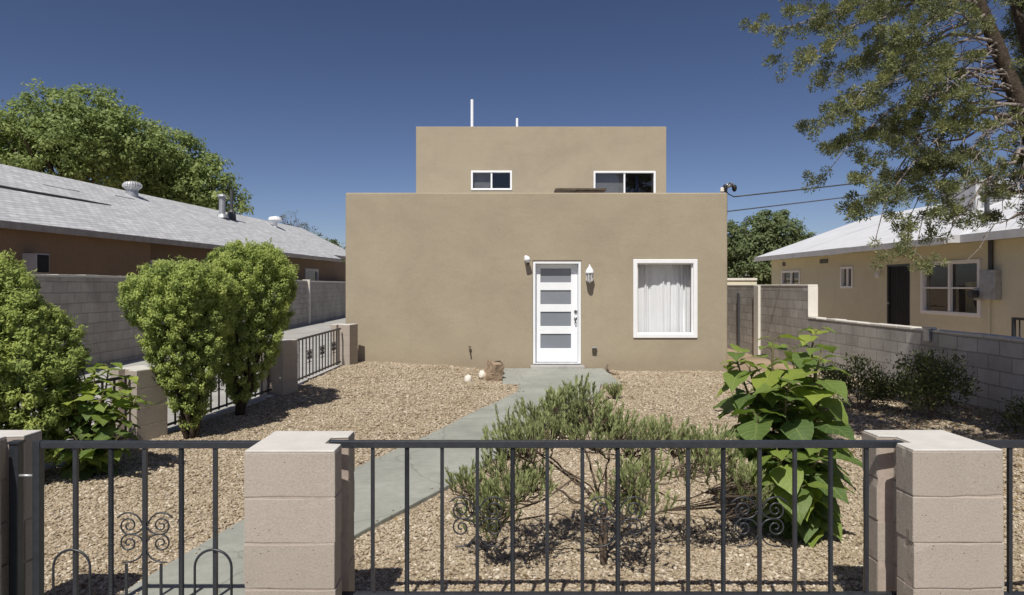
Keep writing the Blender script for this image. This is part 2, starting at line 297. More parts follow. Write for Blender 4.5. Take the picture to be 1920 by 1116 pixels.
# ------------------------------------------------------------------ mesh builder
class MB:
    def __init__(self): self.v = []; self.f = []; self.r = []
    def face(self, idx, rnd=0.5): self.f.append(tuple(idx)); self.r.append(rnd)
    def box(self, x0, x1, y0, y1, z0, z1, rnd=0.5):
        b = len(self.v)
        self.v += [(x, y, z) for z in (z0, z1) for y in (y0, y1) for x in (x0, x1)]
        for q in ((0, 2, 3, 1), (4, 5, 7, 6), (0, 1, 5, 4), (2, 6, 7, 3), (0, 4, 6, 2), (1, 3, 7, 5)):
            self.face([b + i for i in q], rnd)
        return self
    def prism(self, poly, z0, z1, rnd=0.5):
        b = len(self.v); n = len(poly)
        self.v += [(x, y, z0) for x, y in poly] + [(x, y, z1) for x, y in poly]
        self.face([b + i for i in range(n)][::-1], rnd); self.face([b + n + i for i in range(n)], rnd)
        for i in range(n):
            j = (i + 1) % n; self.face([b + i, b + j, b + n + j, b + n + i], rnd)
        return self
    def tube(self, pts, rad, n=6, cap=True):
        pts = [Vector(p) for p in pts]
        if not hasattr(rad, '__len__'): rad = [rad] * len(pts)
        b = len(self.v); up = Vector((0.31, 0.17, 0.93)); prev = None
        for i, p in enumerate(pts):
            d = (pts[min(i + 1, len(pts) - 1)] - pts[max(i - 1, 0)])
            d = d.normalized() if d.length > 1e-9 else Vector((0, 0, 1))
            if prev is None:
                u = d.cross(up if abs(d.dot(up)) < 0.95 else Vector((1, 0, 0))).normalized()
            else:
                u = (prev - d * prev.dot(d)); u = u.normalized() if u.length > 1e-6 else d.orthogonal().normalized()
            prev = u; w = d.cross(u)
            for k in range(n):
                a = 2 * math.pi * k / n
                q = p + (u * math.cos(a) + w * math.sin(a)) * rad[i]
                self.v.append(tuple(q))
        for i in range(len(pts) - 1):
            for k in range(n):
                k2 = (k + 1) % n
                self.face([b + i * n + k, b + i * n + k2, b + (i + 1) * n + k2, b + (i + 1) * n + k])
        if cap:
            self.face([b + k for k in range(n)][::-1]); e = b + (len(pts) - 1) * n
            self.face([e + k for k in range(n)])
        return self
    def sqbar(self, p0, p1, w, twist=0.0, seg=1):
        """square bar of width w from p0 to p1, optionally twisted"""
        p0 = Vector(p0); p1 = Vector(p1); d = (p1 - p0).normalized()
        u = Vector((1, 0, 0)) if abs(d.x) < 0.9 else Vector((0, 0, 1))
        u = (u - d * u.dot(d)).normalized(); v = d.cross(u); b = len(self.v); h = w / 2
        for i in range(seg + 1):
            t = i / seg; a = twist * t; c, s = math.cos(a), math.sin(a)
            uu = u * c + v * s; vv = v * c - u * s; p = p0.lerp(p1, t)
            for sx, sy in ((-1, -1), (1, -1), (1, 1), (-1, 1)): self.v.append(tuple(p + uu * (h * sx) + vv * (h * sy)))
        for i in range(seg):
            for k in range(4):
                k2 = (k + 1) % 4; self.face([b + i * 4 + k, b + i * 4 + k2, b + i * 4 + 4 + k2, b + i * 4 + 4 + k])
        self.face([b + 3, b + 2, b + 1, b]); e = b + seg * 4; self.face([e, e + 1, e + 2, e + 3])
        return self
    def lathe(self, c, prof, n=16, axis='Z'):
        b = len(self.v); c = Vector(c)
        for r, h in prof:
            for k in range(n):
                a = 2 * math.pi * k / n; x, y = r * math.cos(a), r * math.sin(a)
                o = {'Z': (x, y, h), 'Y': (x, h, y), 'X': (h, x, y)}[axis]
                self.v.append(tuple(c + Vector(o)))
        for i in range(len(prof) - 1):
            for k in range(n):
                k2 = (k + 1) % n; self.face([b + i * n + k, b + i * n + k2, b + (i + 1) * n + k2, b + (i + 1) * n + k])
        self.face([b + k for k in range(n)][::-1]); e = b + (len(prof) - 1) * n; self.face([e + k for k in range(n)])
        return self
    def wall(self, fn, u0, u1, v0, v1, holes, th, step=None):
        """slab with rectangular openings; fn(u, v, w) -> xyz, w = 0 outside, th inside"""
        us = sorted({u0, u1, *[h[0] for h in holes], *[h[1] for h in holes]})
        vs = sorted({v0, v1, *[h[2] for h in holes], *[h[3] for h in holes]})
        idx = {}
        def V(u, v, w):
            k = (round(u, 5), round(v, 5), round(w, 5))
            if k not in idx: idx[k] = len(self.v); self.v.append(tuple(fn(u, v, w)))
            return idx[k]
        def solid(i, j):
            if i < 0 or j < 0 or i >= len(us) - 1 or j >= len(vs) - 1: return False
            cu, cv = (us[i] + us[i + 1]) / 2, (vs[j] + vs[j + 1]) / 2
            return not any(h[0] < cu < h[1] and h[2] < cv < h[3] for h in holes)
        for i in range(len(us) - 1):
            for j in range(len(vs) - 1):
                if not solid(i, j): continue
                a, b_, c, d = us[i], us[i + 1], vs[j], vs[j + 1]
                self.face([V(a, c, 0), V(b_, c, 0), V(b_, d, 0), V(a, d, 0)])
                self.face([V(a, c, th), V(a, d, th), V(b_, d, th), V(b_, c, th)])
                if not solid(i - 1, j): self.face([V(a, c, 0), V(a, d, 0), V(a, d, th), V(a, c, th)])
                if not solid(i + 1, j): self.face([V(b_, c, 0), V(b_, c, th), V(b_, d, th), V(b_, d, 0)])
                if not solid(i, j - 1): self.face([V(a, c, 0), V(a, c, th), V(b_, c, th), V(b_, c, 0)])
                if not solid(i, j + 1): self.face([V(a, d, 0), V(b_, d, 0), V(b_, d, th), V(a, d, th)])
        return self
    def frame(self, fn, u0, u1, v0, v1, fw, w0, w1):
        return self.wall(lambda u, v, w: fn(u, v, w + w0), u0, u1, v0, v1, [(u0 + fw, u1 - fw, v0 + fw, v1 - fw)], w1 - w0)
    def slab(self, fn, u0, u1, v0, v1, w0, w1):
        return self.wall(lambda u, v, w: fn(u, v, w + w0), u0, u1, v0, v1, [], w1 - w0)
    def sheet(self, grid):
        """grid: rows of points -> quads"""
        b = len(self.v); nr, nc = len(grid), len(grid[0])
        for row in grid: self.v += [tuple(p) for p in row]
        for i in range(nr - 1):
            for j in range(nc - 1):
                self.face([b + i * nc + j, b + i * nc + j + 1, b + (i + 1) * nc + j + 1, b + (i + 1) * nc + j])
        return self
    def build(self, name, mat, parent=None, smooth=False, bevel=0.0, seg=2, local=False, recalc=True, solid=0.0):
        me = bpy.data.meshes.new(name)
        off = Vector((0, 0, 0))
        if parent is not None and not local:
            p = parent; off = Vector((0, 0, 0))
            while p is not None: off += p.location; p = p.parent
        me.from_pydata([tuple(Vector(v) - off) for v in self.v], [], self.f)
        a = me.attributes.new('rnd', 'FLOAT', 'FACE'); a.data.foreach_set('value', np.array(self.r, dtype=np.float32))
        if recalc:
            bm = bmesh.new(); bm.from_mesh(me); bmesh.ops.recalc_face_normals(bm, faces=bm.faces[:]); bm.to_mesh(me); bm.free()
        if smooth: me.polygons.foreach_set('use_smooth', [True] * len(me.polygons))
        me.materials.append(mat)
        o = bpy.data.objects.new(name, me); COL.objects.link(o)
        if parent is not None: o.parent = parent
        if solid:
            s = o.modifiers.new('solid', 'SOLIDIFY'); s.thickness = solid; s.offset = 0
        if bevel:
            m = o.modifiers.new('bevel', 'BEVEL'); m.width = bevel; m.segments = seg; m.limit_method = 'ANGLE'; m.angle_limit = R(50)
        return o

def tag(o, label=None, cat=None, group=None, kind=None):
    if label: o['label'] = label
    if cat: o['category'] = cat
    if group: o['group'] = group
    if kind: o['kind'] = kind
    return o
def thing(name, label, cat, loc=(0, 0, 0), rz=0.0, group=None):
    o = bpy.data.objects.new(name, None); o.empty_display_size = 0.2; COL.objects.link(o)
    o.location = loc; o.rotation_euler = (0, 0, rz)
    return tag(o, label, cat, group)

# leaf clouds: diamond leaves from numpy arrays
def leaves_np(name, mat, P, D, L, W, parent, rnd=None, bend=0.0, N=None):
    """P base points, D direction, L length, W width: 4-vert diamond leaves with random roll"""
    n = len(P); D = D / np.maximum(np.linalg.norm(D, axis=1, keepdims=True), 1e-6)
    A = rng.normal(size=(n, 3)) if N is None else N; S = np.cross(D, A); S /= np.maximum(np.linalg.norm(S, axis=1, keepdims=True), 1e-6)
    Nn = np.cross(D, S); L = np.broadcast_to(L, (n,))[:, None]; W = np.broadcast_to(W, (n,))[:, None]
    V = np.empty((n, 4, 3)); V[:, 0] = P; V[:, 1] = P + D * L * 0.45 + S * W * 0.5 + Nn * L * bend
    V[:, 2] = P + D * L; V[:, 3] = P + D * L * 0.45 - S * W * 0.5 + Nn * L * bend
    off = np.zeros(3)
    p = parent
    while p is not None: off += np.array(p.location); p = p.parent
    V = (V - off).reshape(-1, 3)
    me = bpy.data.meshes.new(name)
    me.vertices.add(n * 4); me.vertices.foreach_set('co', V.astype(np.float32).ravel())
    me.loops.add(n * 4); me.loops.foreach_set('vertex_index', np.arange(n * 4, dtype=np.int32))
    me.polygons.add(n); me.polygons.foreach_set('loop_start', np.arange(0, n * 4, 4, dtype=np.int32))
    me.polygons.foreach_set('loop_total', np.full(n, 4, dtype=np.int32))
    me.update(calc_edges=True)
    a = me.attributes.new('rnd', 'FLOAT', 'FACE')
    a.data.foreach_set('value', (rng.random(n) if rnd is None else rnd).astype(np.float32))
    me.materials.append(mat)
    o = bpy.data.objects.new(name, me); COL.objects.link(o); o.parent = parent
    return o
def leaves_flat(name, mat, P, D, N, L, W, parent, rnd):
    N = N / np.maximum(np.linalg.norm(N, axis=1, keepdims=True), 1e-6); D = D - N * (D * N).sum(1, keepdims=True)
    return leaves_np(name, mat, P, D, L, W, parent, rnd, 0.08, np.cross(N, D / np.maximum(np.linalg.norm(D, axis=1, keepdims=True), 1e-6)) * 0 + N)
def unit(n):
    v = rng.normal(size=(n, 3)); return v / np.linalg.norm(v, axis=1, keepdims=True)
def curve_pts(a, b, n=6, lift=0.0, wob=0.0):
    a = Vector(a); b = Vector(b); L = (b - a).length; out = []
    for i in range(n + 1):
        t = i / n; p = a.lerp(b, t); p.z += lift * L * 4 * t * (1 - t)
        if 0 < i < n: p += Vector((random.uniform(-1, 1), random.uniform(-1, 1), random.uniform(-1, 1))) * wob * L
        out.append(p)
    return out

# ================================================================== SETTING: ground, path, drive
g = MB().box(-220, 220, -60, 400, -0.6, -0.10)
tag(g.build('ground', MAT['dirt']), kind='structure')

def interp(tab, y):
    if y <= tab[0][0]: return tab[0][1]
    for (a, va), (b, vb) in zip(tab, tab[1:]):
        if y <= b: return va + (vb - va) * (y - a) / (b - a)
    return tab[-1][1]
FENCE_X = [(3.0, -4.75), (5.5, -4.40), (7.4, -3.90), (10.0, -3.30), (13.1, -3.05), (14.0, -3.02)]
PATH_L = [(2.0, -2.22), (3.3, -2.15), (3.9, -2.05), (4.83, -1.86), (6.2, -1.34), (7.84, -0.70), (8.8, -0.40), (9.7, -0.05), (10.6, 0.27), (11.55, 0.36)]
PATH_R = [(2.0, -1.15), (3.3, -1.18), (4.0, -1.14), (4.54, -0.98), (5.81, -0.36), (7.2, 0.24), (8.6, 0.82), (9.6, 1.20), (10.5, 1.56), (11.55, 1.76)]
SLAB = (0.05, 2.10, 11.5, 13.57)
def in_path(x, y, pad=0.0):
    if y < 11.55: return interp(PATH_L, y) - pad < x < interp(PATH_R, y) + pad
    return SLAB[0] - pad < x < SLAB[1] + pad
rows = []
for i in range(100):
    y = 2.2 + (13.7 - 2.2) * i / 99; xl = interp(FENCE_X, y); row = []
    for j in range(90):
        x = xl + (6.62 - xl) * j / 89
        z = terrain(x, y) + 0.022 * (mnoise.noise(Vector((x * 1.4, y * 1.4, 0))) + 0.6 * mnoise.noise(Vector((x * 4, y * 4, 3))))
        z += 0.05 * sstep(5.6, 6.5, x) + 0.02 * sstep(-0.35, 0.1, xl + 0.4 - x)
        if in_path(x, y, 0.12): z = min(z, terrain(x, y) - 0.01)
        row.append((x, y, z))
    rows.append(row)
GRID = np.array(rows)
tag(MB().sheet(rows).build('gravel_bed', MAT['gravel'], smooth=True), kind='structure')
def gz(x, y):
    i = int(round((y - 2.2) / (13.7 - 2.2) * 99)); i = max(0, min(99, i)); xl = interp(FENCE_X, y)
    j = int(round((x - xl) / (6.62 - xl) * 89)); j = max(0, min(89, j)); return float(GRID[i, j, 2])

# path: a slab of concrete with a real edge and tooled joints
p = MB(); ys = [2.0 + (11.49 - 2.0) * i / 60 for i in range(61)]; top = []; 
for y in ys:
    l, r = interp(PATH_L, y), interp(PATH_R, y)
    l += 0.012 * mnoise.noise(Vector((y * 3, 0, 0))); r += 0.012 * mnoise.noise(Vector((y * 3, 5, 0)))
    zt = terrain((l + r) / 2, y) + 0.028
    top.append([(l, y, zt - 0.09), (l, y, zt), (r, y, zt), (r, y, zt - 0.09)])
p.sheet(top)
tag(p.build('path', MAT['concrete'], bevel=0.008), kind='structure')
tag(MB().box(SLAB[0], SLAB[1], SLAB[2], SLAB[3], -0.12, 0.032).build('porch_slab', MAT['concrete'], bevel=0.012), kind='structure')
# driveway beside the house and footing under the side fence
rows = []
for i in range(40):
    y = 1.0 + 41.0 * i / 39; xr = interp(FENCE_X, y) - 0.02 if y < 13.5 else -3.2
    rows.append([(-7.95 + (xr + 7.95) * j / 8, y, -0.015 + 0.12 * sstep(8, 14, y)) for j in range(9)])
tag(MB().sheet(rows).build('driveway', MAT['drive']), kind='structure')
tag(MB().box(-9, 9, -6.0, 2.2, -0.2, -0.012).build('pavement', MAT['drive']), kind='structure')

# loose pebbles over the bed (uncountable): points instanced inside one geometry-nodes object
def pebbles():
    pts = []
    def fill(y0, y1, dens, s0, s1, keep):
        n = int((y1 - y0) * 10.8 * dens)
        for _ in range(n):
            y = random.uniform(y0, y1); xl = interp(FENCE_X, y); x = random.uniform(-4.6, 6.55)
            if x < xl + 0.05 or not keep(x, y): continue
            if in_path(x, y, -0.015): continue
            if random.random() > 0.02 and in_path(x, y, 0.02): continue
            if SLAB[2] < y and SLAB[0] < x < SLAB[1]: continue
            pts.append((x, y, gz(x, y) + random.uniform(-0.004, 0.006), random.uniform(s0, s1)))
    vis = lambda x, y: abs(x - 0.02 * y) < 0.80 * y + 0.15
    fill(3.15, 5.5, 3600, 0.0065, 0.0138, vis); fill(5.5, 8.5, 2100, 0.0075, 0.0155, vis); fill(8.5, 13.55, 1000, 0.010, 0.0185, vis)
    # a few kicked onto the path
    for _ in range(120):
        y = random.uniform(3.6, 11); l, r = interp(PATH_L, y), interp(PATH_R, y)
        x = random.choice((l + abs(random.gauss(0, 0.07)), r - abs(random.gauss(0, 0.07))))
        pts.append((x, y, terrain(x, y) + 0.034, random.uniform(0.005, 0.010)))
    A = np.array(pts); n = len(A)
    me = bpy.data.meshes.new('gravel'); me.vertices.add(n); me.vertices.foreach_set('co', A[:, :3].astype(np.float32).ravel())
    sc = A[:, 3:4] * np.stack([rng.uniform(0.8, 1.35, n), rng.uniform(0.7, 1.1, n), rng.uniform(0.45, 0.75, n)], 1)
    rot = np.stack([rng.uniform(-0.5, 0.5, n), rng.uniform(-0.5, 0.5, n), rng.uniform(0, 6.28, n)], 1)
    a = me.attributes.new('psc', 'FLOAT_VECTOR', 'POINT'); a.data.foreach_set('vector', sc.astype(np.float32).ravel())
    a = me.attributes.new('prot', 'FLOAT_VECTOR', 'POINT'); a.data.foreach_set('vector', rot.astype(np.float32).ravel())
    a = me.attributes.new('pcol', 'FLOAT', 'POINT'); a.data.foreach_set('value', rng.random(n).astype(np.float32))
    o = bpy.data.objects.new('gravel', me); COL.objects.link(o); me.materials.append(MAT['pebble'])
    ng = bpy.data.node_groups.new('scatter_pebbles', 'GeometryNodeTree')
    ng.interface.new_socket('Geometry', in_out='INPUT', socket_type='NodeSocketGeometry')
    ng.interface.new_socket('Geometry', in_out='OUTPUT', socket_type='NodeSocketGeometry')
    N = ng.nodes.new; i = N('NodeGroupInput'); u = N('NodeGroupOutput')
    ico = N('GeometryNodeMeshIcoSphere'); ico.inputs['Radius'].default_value = 1.0; ico.inputs['Subdivisions'].default_value = 2
    sp = N('GeometryNodeSetPosition'); nz = N('ShaderNodeTexNoise'); nz.inputs['Scale'].default_value = 0.9
    vs = N('ShaderNodeVectorMath'); vs.operation = 'SUBTRACT'; vs.inputs[1].default_value = (0.5, 0.5, 0.5)
    vm = N('ShaderNodeVectorMath'); vm.operation = 'SCALE'; vm.inputs['Scale'].default_value = 0.9
    ng.links.new(nz.outputs['Color'], vs.inputs[0]); ng.links.new(vs.outputs[0], vm.inputs[0])
    ng.links.new(ico.outputs['Mesh'], sp.inputs['Geometry']); ng.links.new(vm.outputs[0], sp.inputs['Offset'])
    ss = N('GeometryNodeSetShadeSmooth'); ng.links.new(sp.outputs[0], ss.inputs[0])
    sm = N('GeometryNodeSetMaterial'); sm.inputs['Material'].default_value = MAT['pebble']; ng.links.new(ss.outputs[0], sm.inputs[0])
    iop = N('GeometryNodeInstanceOnPoints'); ng.links.new(i.outputs[0], iop.inputs['Points']); ng.links.new(sm.outputs[0], iop.inputs['Instance'])
    for nm, sk in (('prot', 'Rotation'), ('psc', 'Scale')):
        na = N('GeometryNodeInputNamedAttribute'); na.data_type = 'FLOAT_VECTOR'; na.inputs['Name'].default_value = nm
        ng.links.new(na.outputs['Attribute'], iop.inputs[sk])
    ng.links.new(iop.outputs[0], u.inputs[0])
    md = o.modifiers.new('pebbles', 'NODES'); md.node_group = ng
    tag(o, 'tan and cream river pebbles covering the front yard', 'gravel', kind='stuff')
pebbles()

# ================================================================== MAIN HOUSE
FY = 13.6; X0, X1, ZT = -3.15, 4.65, 3.61
H = thing('stucco_house', 'two storey tan stucco house with white front door', 'house', (0.75, FY, 0))
DX0, DX1, DZ0, DZ1 = 0.68, 1.66, 0.10, 2.21
WX0, WX1, WZ0, WZ1 = 2.73, 4.02, 0.655, 2.24
front = lambda y: (lambda u, v, w: (u, y + w, v))
w = MB().wall(front(FY), X0, X1, -0.3, ZT, [(DX0, DX1, DZ0, DZ1), (WX0, WX1, WZ0, WZ1)], 0.25)
wall = w.build('wall', MAT['stucco'], H, bevel=0.035, seg=4)
s = MB(); s.box(X0 + 0.004, X0 + 0.25, FY + 0.25, 22, -0.3, ZT - 0.004); s.box(X1 - 0.25, X1 - 0.004, FY + 0.25, 22, -0.3, ZT - 0.004)
s.box(X0 + 0.004, X1 - 0.004, 22, 22.25, -0.3, ZT - 0.004)
s.build('side_wall', MAT['stucco'], H)
s = MB(); s.box(X0 + 0.25, X1 - 0.25, FY + 0.25, 22, 3.1, 3.3)
s.build('roof', MAT['whiteroof'], H)
MB().box(X0 + 0.25, X1 - 0.25, FY + 1.6, FY + 1.7, -0.1, 3.1).build('inner_wall', MAT['dark_in'], H)
# upper storey
UY = 16.0; U0, U1, UZ = -2.01, 4.0, 5.53
LW = (-0.69, 0.295, 4.0, 4.47); RW = (2.25, 3.74, 3.72, 4.46)
up = MB().wall(front(UY), U0, U1, 3.25, UZ, [LW, RW], 0.2).build('upper_wall', MAT['stucco_up'], H, bevel=0.032, seg=4)
s = MB(); s.box(U0 + 0.004, U0 + 0.2, UY + 0.2, 21.5, 3.25, UZ - 0.004); s.box(U1 - 0.2, U1 - 0.004, UY + 0.2, 21.5, 3.25, UZ - 0.004)
s.box(U0 + 0.004, U1 - 0.004, 21.5, 21.7, 3.25, UZ - 0.004); s.build('upper_side_wall', MAT['stucco_up'], H)
MB().box(U0 + 0.2, U1 - 0.2, UY + 0.2, 21.5, 5.2, 5.3).build('upper_roof', MAT['whiteroof'], H)
def slider(name, u0, u1, v0, v1, y, parent, dark_left):
    fn = front(y)
    f = MB(); f.frame(fn, u0, u1, v0, v1, 0.045, -0.02, 0.07)
    um = (u0 + u1) / 2; f.slab(fn, um - 0.02, um + 0.02, v0 + 0.045, v1 - 0.045, 0.0, 0.05)
    win = f.build(name, MAT['vinyl'], parent, bevel=0.006)
    a = MB(); a.slab(fn, u0 + 0.045, um - 0.02, v0 + 0.045, v1 - 0.045, 0.030, 0.034); a.build('pane', MAT['glass'], win)
    a = MB(); a.slab(fn, um + 0.02, u1 - 0.045, v0 + 0.045, v1 - 0.045, 0.018, 0.022); a.build('pane', MAT['glass'], win)
    a = MB(); a.slab(fn, u0 + 0.02, um, v0 + 0.03, v1 - 0.03, 0.13, 0.14); a.build('blind', MAT['blind'], win)
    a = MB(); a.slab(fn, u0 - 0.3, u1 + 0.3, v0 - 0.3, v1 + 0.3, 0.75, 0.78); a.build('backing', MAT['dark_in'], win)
    return win
slider('window', *LW, UY, H, True)
rw = slider('window', *RW, UY, H, True)
# a dark hanging cloth inside the right pane
c = MB(); c.sheet([[(3.30 + 0.06 * k / 4 + 0.03 * math.sin(j), UY + 0.3, 4.40 - 0.12 * j) for k in range(5)] for j in range(6)])
c.build('cloth', plain('navy cloth', (0.02, 0.03, 0.07), 0.9, 0.1), rw, solid=0.004)
# picture window with pleated curtain
f = MB(); fn = front(FY); f.frame(fn, WX0 - 0.01, WX1 + 0.01, WZ0 - 0.01, WZ1 + 0.01, 0.085, -0.03, 0.10)
win = f.build('window', MAT['vinyl'], H, bevel=0.01)
MB().slab(fn, WX0 + 0.07, WX1 - 0.07, WZ0 + 0.07, WZ1 - 0.07, 0.055, 0.060).build('pane', MAT['glass'], win)
MB().frame(fn, WX0 + 0.075, WX1 - 0.075, WZ0 + 0.075, WZ1 - 0.075, 0.022, 0.035, 0.085).build('sash', MAT['vinyl'], win)
rows = []
nx = 160
for j in range(14):
    v = WZ0 - 0.05 + (WZ1 - WZ0 + 0.1) * j / 13; row = []
    for i in range(nx + 1):
        t = i / nx; u = WX0 - 0.02 + (WX1 - WX0 + 0.04) * t
        ph = t * 40 + 2.3 * math.sin(t * 9.1) + 1.5 * math.sin(t * 23)
        d = 0.030 * math.sin(ph) + 0.014 * math.sin(ph * 2.7 + 1) + 0.03 * math.sin(t * 7 + 0.4)
        if 0.83 < t < 0.87: d += 0.10
        d *= 0.75 + 0.25 * math.cos(j * 0.5 + t * 5)
        row.append((u, FY + 0.28 + d, v))
    rows.append(row)
MB().sheet(rows).build('curtain', MAT['curtain'], win, smooth=True, solid=0.004)
# door
f = MB(); f.wall(lambda u, v, w: (u, FY + 0.02 + w, v), DX0, DX1, DZ0, DZ1, [(DX0 + 0.05, DX1 - 0.05, DZ0 + 0.03, DZ1 - 0.05)], 0.06)
f.build('door_frame', MAT['white'], H, bevel=0.006)
dy = FY + 0.17; d0, d1, dz0, dz1 = DX0 + 0.055, DX1 - 0.055, DZ0 + 0.035, DZ1 - 0.055
j = MB(); j.box(DX0, DX0 + 0.053, FY + 0.082, FY + 0.24, DZ0, DZ1); j.box(DX1 - 0.053, DX1, FY + 0.082, FY + 0.24, DZ0, DZ1); j.box(DX0 + 0.053, DX1 - 0.053, FY + 0.082, FY + 0.24, DZ1 - 0.053, DZ1)
j.build('door_jamb', MAT['white'], H)
pz = lambda y: CH - (y - CY) / 92.0
panes = [(pz(a), pz(b)) for b, a in ((503, 530), (544.5, 571.5), (585.5, 613), (627.5, 655))]
px0, px1 = (1014 - CX) / 92 + 0.005, (1072.5 - CX) / 92
holes = [(px0, px1, a, b) for a, b in panes]
door = MB().wall(lambda u, v, w: (u, dy + w, v), d0, d1, dz0, dz1, holes, 0.045).build('door', MAT['white'], H, bevel=0.006)
for a, b in panes:
    MB().box(px0 - 0.004, px1 + 0.004, dy + 0.022, dy + 0.030, a - 0.004, b + 0.004).build('pane', MAT['pane_frost'], door)
hx = (1081 - CX) / 92
MB().lathe((hx, dy, pz(585)), [(0.0, -0.03), (0.028, -0.03), (0.034, -0.012), (0.034, 0.0)], 14, 'Y').build('deadbolt', MAT['nickel'], door, smooth=False)
h = MB(); h.lathe((hx, dy, pz(598)), [(0.030, -0.012), (0.032, 0.0)], 14, 'Y'); h.tube([(hx, dy - 0.012, pz(598)), (hx, dy - 0.055, pz(598)), (hx - 0.03, dy - 0.06, pz(599)), (hx - 0.005, dy - 0.058, pz(606))], 0.011, 8)
h.tube([(hx + 0.01, dy - 0.01, pz(603)), (hx + 0.01, dy - 0.045, pz(604)), (hx + 0.012, dy - 0.04, pz(608))], 0.008, 6)
h.build('handle', MAT['nickel'], door, smooth=True)
MB().box(DX0 - 0.06, DX1 + 0.06, FY - 0.16, FY - 0.004, 0.0, DZ0 - 0.005).build('door_step', MAT['kerb'], H, bevel=0.015)
MB().box(DX0 + 0.01, DX1 - 0.01, FY - 0.01, FY + 0.2, DZ0 + 0.001, DZ0 + 0.028).build('threshold', MAT['galv'], H, bevel=0.006)
# coach lamp right of the door
lx, lz = (1104 - CX) / 92, pz(515)
lm = MB().lathe((lx, FY - 0.001, lz + 0.02), [(0.055, -0.025), (0.062, -0.012), (0.062, 0.0)], 18, 'Y').build('wall_lamp', MAT['white'], H, smooth=False)
c = Vector((lx, FY - 0.15, lz))
MB().lathe(c, [(0.008, 0.185), (0.020, 0.175), (0.022, 0.155), (0.048, 0.13), (0.072, 0.085), (0.085, 0.045), (0.088, 0.03), (0.075, 0.02)], 20).build('lamp_cap', MAT['white'], lm, smooth=True)
MB().tube([(lx, FY - 0.02, lz + 0.04), (lx, FY - 0.08, lz + 0.20), (lx, FY - 0.14, lz + 0.19)], 0.012, 8).build('arm', MAT['white'], lm, smooth=True)
MB().lathe(c, [(0.066, 0.02), (0.060, -0.06), (0.050, -0.12), (0.03, -0.135)], 8).build('lamp_glass', MAT['lampglass'], lm)
cg = MB()
for k in range(6):
    a = k * math.pi / 3; e = Vector((math.cos(a), math.sin(a), 0)); cg.tube([c + e * 0.074 + Vector((0, 0, 0.025)), c + e * 0.056 + Vector((0, 0, -0.13))], 0.006, 5)
cg.lathe(c, [(0.06, -0.125), (0.045, -0.15), (0.012, -0.165), (0.004, -0.18)], 12); cg.build('cage', MAT['white'], lm)
# motion sensor flood lamp left of the door
mx, mz = (988 - CX) / 92, pz(490)
ml = MB().lathe((mx - 0.01, FY - 0.001, mz + 0.03), [(0.04, -0.03), (0.05, -0.02), (0.05, 0.0)], 16, 'Y').build('flood_lamp', MAT['white'], H)
hd = MB(); hd.tube([(mx - 0.01, FY - 0.03, mz + 0.03), (mx - 0.01, FY - 0.10, mz + 0.05)], [0.016, 0.016], 8)
hd.tube([(mx - 0.03, FY - 0.06, mz + 0.09), (mx, FY - 0.13, mz + 0.05), (mx + 0.015, FY - 0.17, mz + 0.0)], [0.035, 0.055, 0.062], 12); hd.build('lamp_head', MAT['white'], ml, smooth=True)
MB().box(mx - 0.005, mx + 0.05, FY - 0.12, FY - 0.05, mz - 0.075, mz - 0.01).build('sensor', MAT['bronze'], ml, bevel=0.01)
# outdoor socket cover, hose tap
ox, oz = (1114.5 - CX) / 92, pz(660)
oc = MB().box(ox - 0.045, ox + 0.045, FY - 0.045, FY - 0.001, oz - 0.03, oz + 0.10).build('socket_cover', MAT['bronze'], H, bevel=0.008)
MB().box(ox - 0.052, ox + 0.052, FY - 0.06, FY - 0.046, oz + 0.075, oz + 0.105).build('lid', MAT['galv'], oc, bevel=0.004)
tx, tz = (881 - CX) / 92, pz(655)
tp = MB(); tp.tube([(tx, FY, tz), (tx, FY - 0.08, tz), (tx + 0.01, FY - 0.10, tz - 0.05)], [0.016, 0.016, 0.014], 8); tp.lathe((tx, FY - 0.06, tz + 0.05), [(0.03, 0), (0.03, 0.012)], 10)
tp.tube([(tx, FY - 0.06, tz), (tx, FY - 0.06, tz + 0.055)], 0.006, 6); tp.build('tap', MAT['bronze'], H, smooth=True)
# vent pipes on the upper roof
for px, yt, r, yy in ((885, 187, 0.038, 18.0), (969.5, 222, 0.032, 18.3)):
    a = at(px, yt, yy); v = MB(); v.tube([(a.x, yy, 5.3), (a.x, yy, a.z)], r, 12); v.build('vent_pipe', MAT['white'], H)
# boards lying along the low roof, weatherhead at the right parapet corner
bd = MB(); b0 = at(1040, 357.5, 15.0); b1 = at(1133, 357.5, 15.0)
bd.box(b0.x, b1.x, 14.7, 15.2, b0.z - 0.035, b0.z + 0.012); bd.box(b0.x + 0.45, b1.x - 0.1, 14.72, 15.18, b0.z - 0.075, b0.z - 0.04)
for xx in (b0.x + 0.5, b1.x - 0.3): bd.box(xx, xx + 0.08, 14.75, 15.15, 3.3, b0.z - 0.076)
tag(bd.build('board', MAT['wood'], None, bevel=0.004), 'dark weathered board lying behind the low parapet below the upper window', 'board')
wh0 = at(1362, 361, 14.0)
wh = MB(); wh.tube([(wh0.x, 14.0, 3.2), (wh0.x, 14.0, wh0.z + 0.06)], 0.022, 10)
whm = wh.build('weatherhead', MAT['galv'], H, smooth=True)
hp = MB(); c = Vector((wh0.x - 0.06, 14.0, wh0.z + 0.06)); hp.tube([c, c + Vector((0.06, -0.01, 0.07)), c + Vector((0.16, -0.03, 0.10)), c + Vector((0.22, -0.04, 0.04))], [0.04, 0.055, 0.05, 0.03], 12); hp.build('hood', MAT['galv'], whm, smooth=True)
ins = MB(); q = at(1354, 357, 13.95); ins.lathe(q, [(0.02, -0.05), (0.045, -0.03), (0.045, 0.0), (0.03, 0.02), (0.045, 0.04), (0.02, 0.06)], 12); ins.build('insulator', MAT['whitestone'], whm, smooth=True)
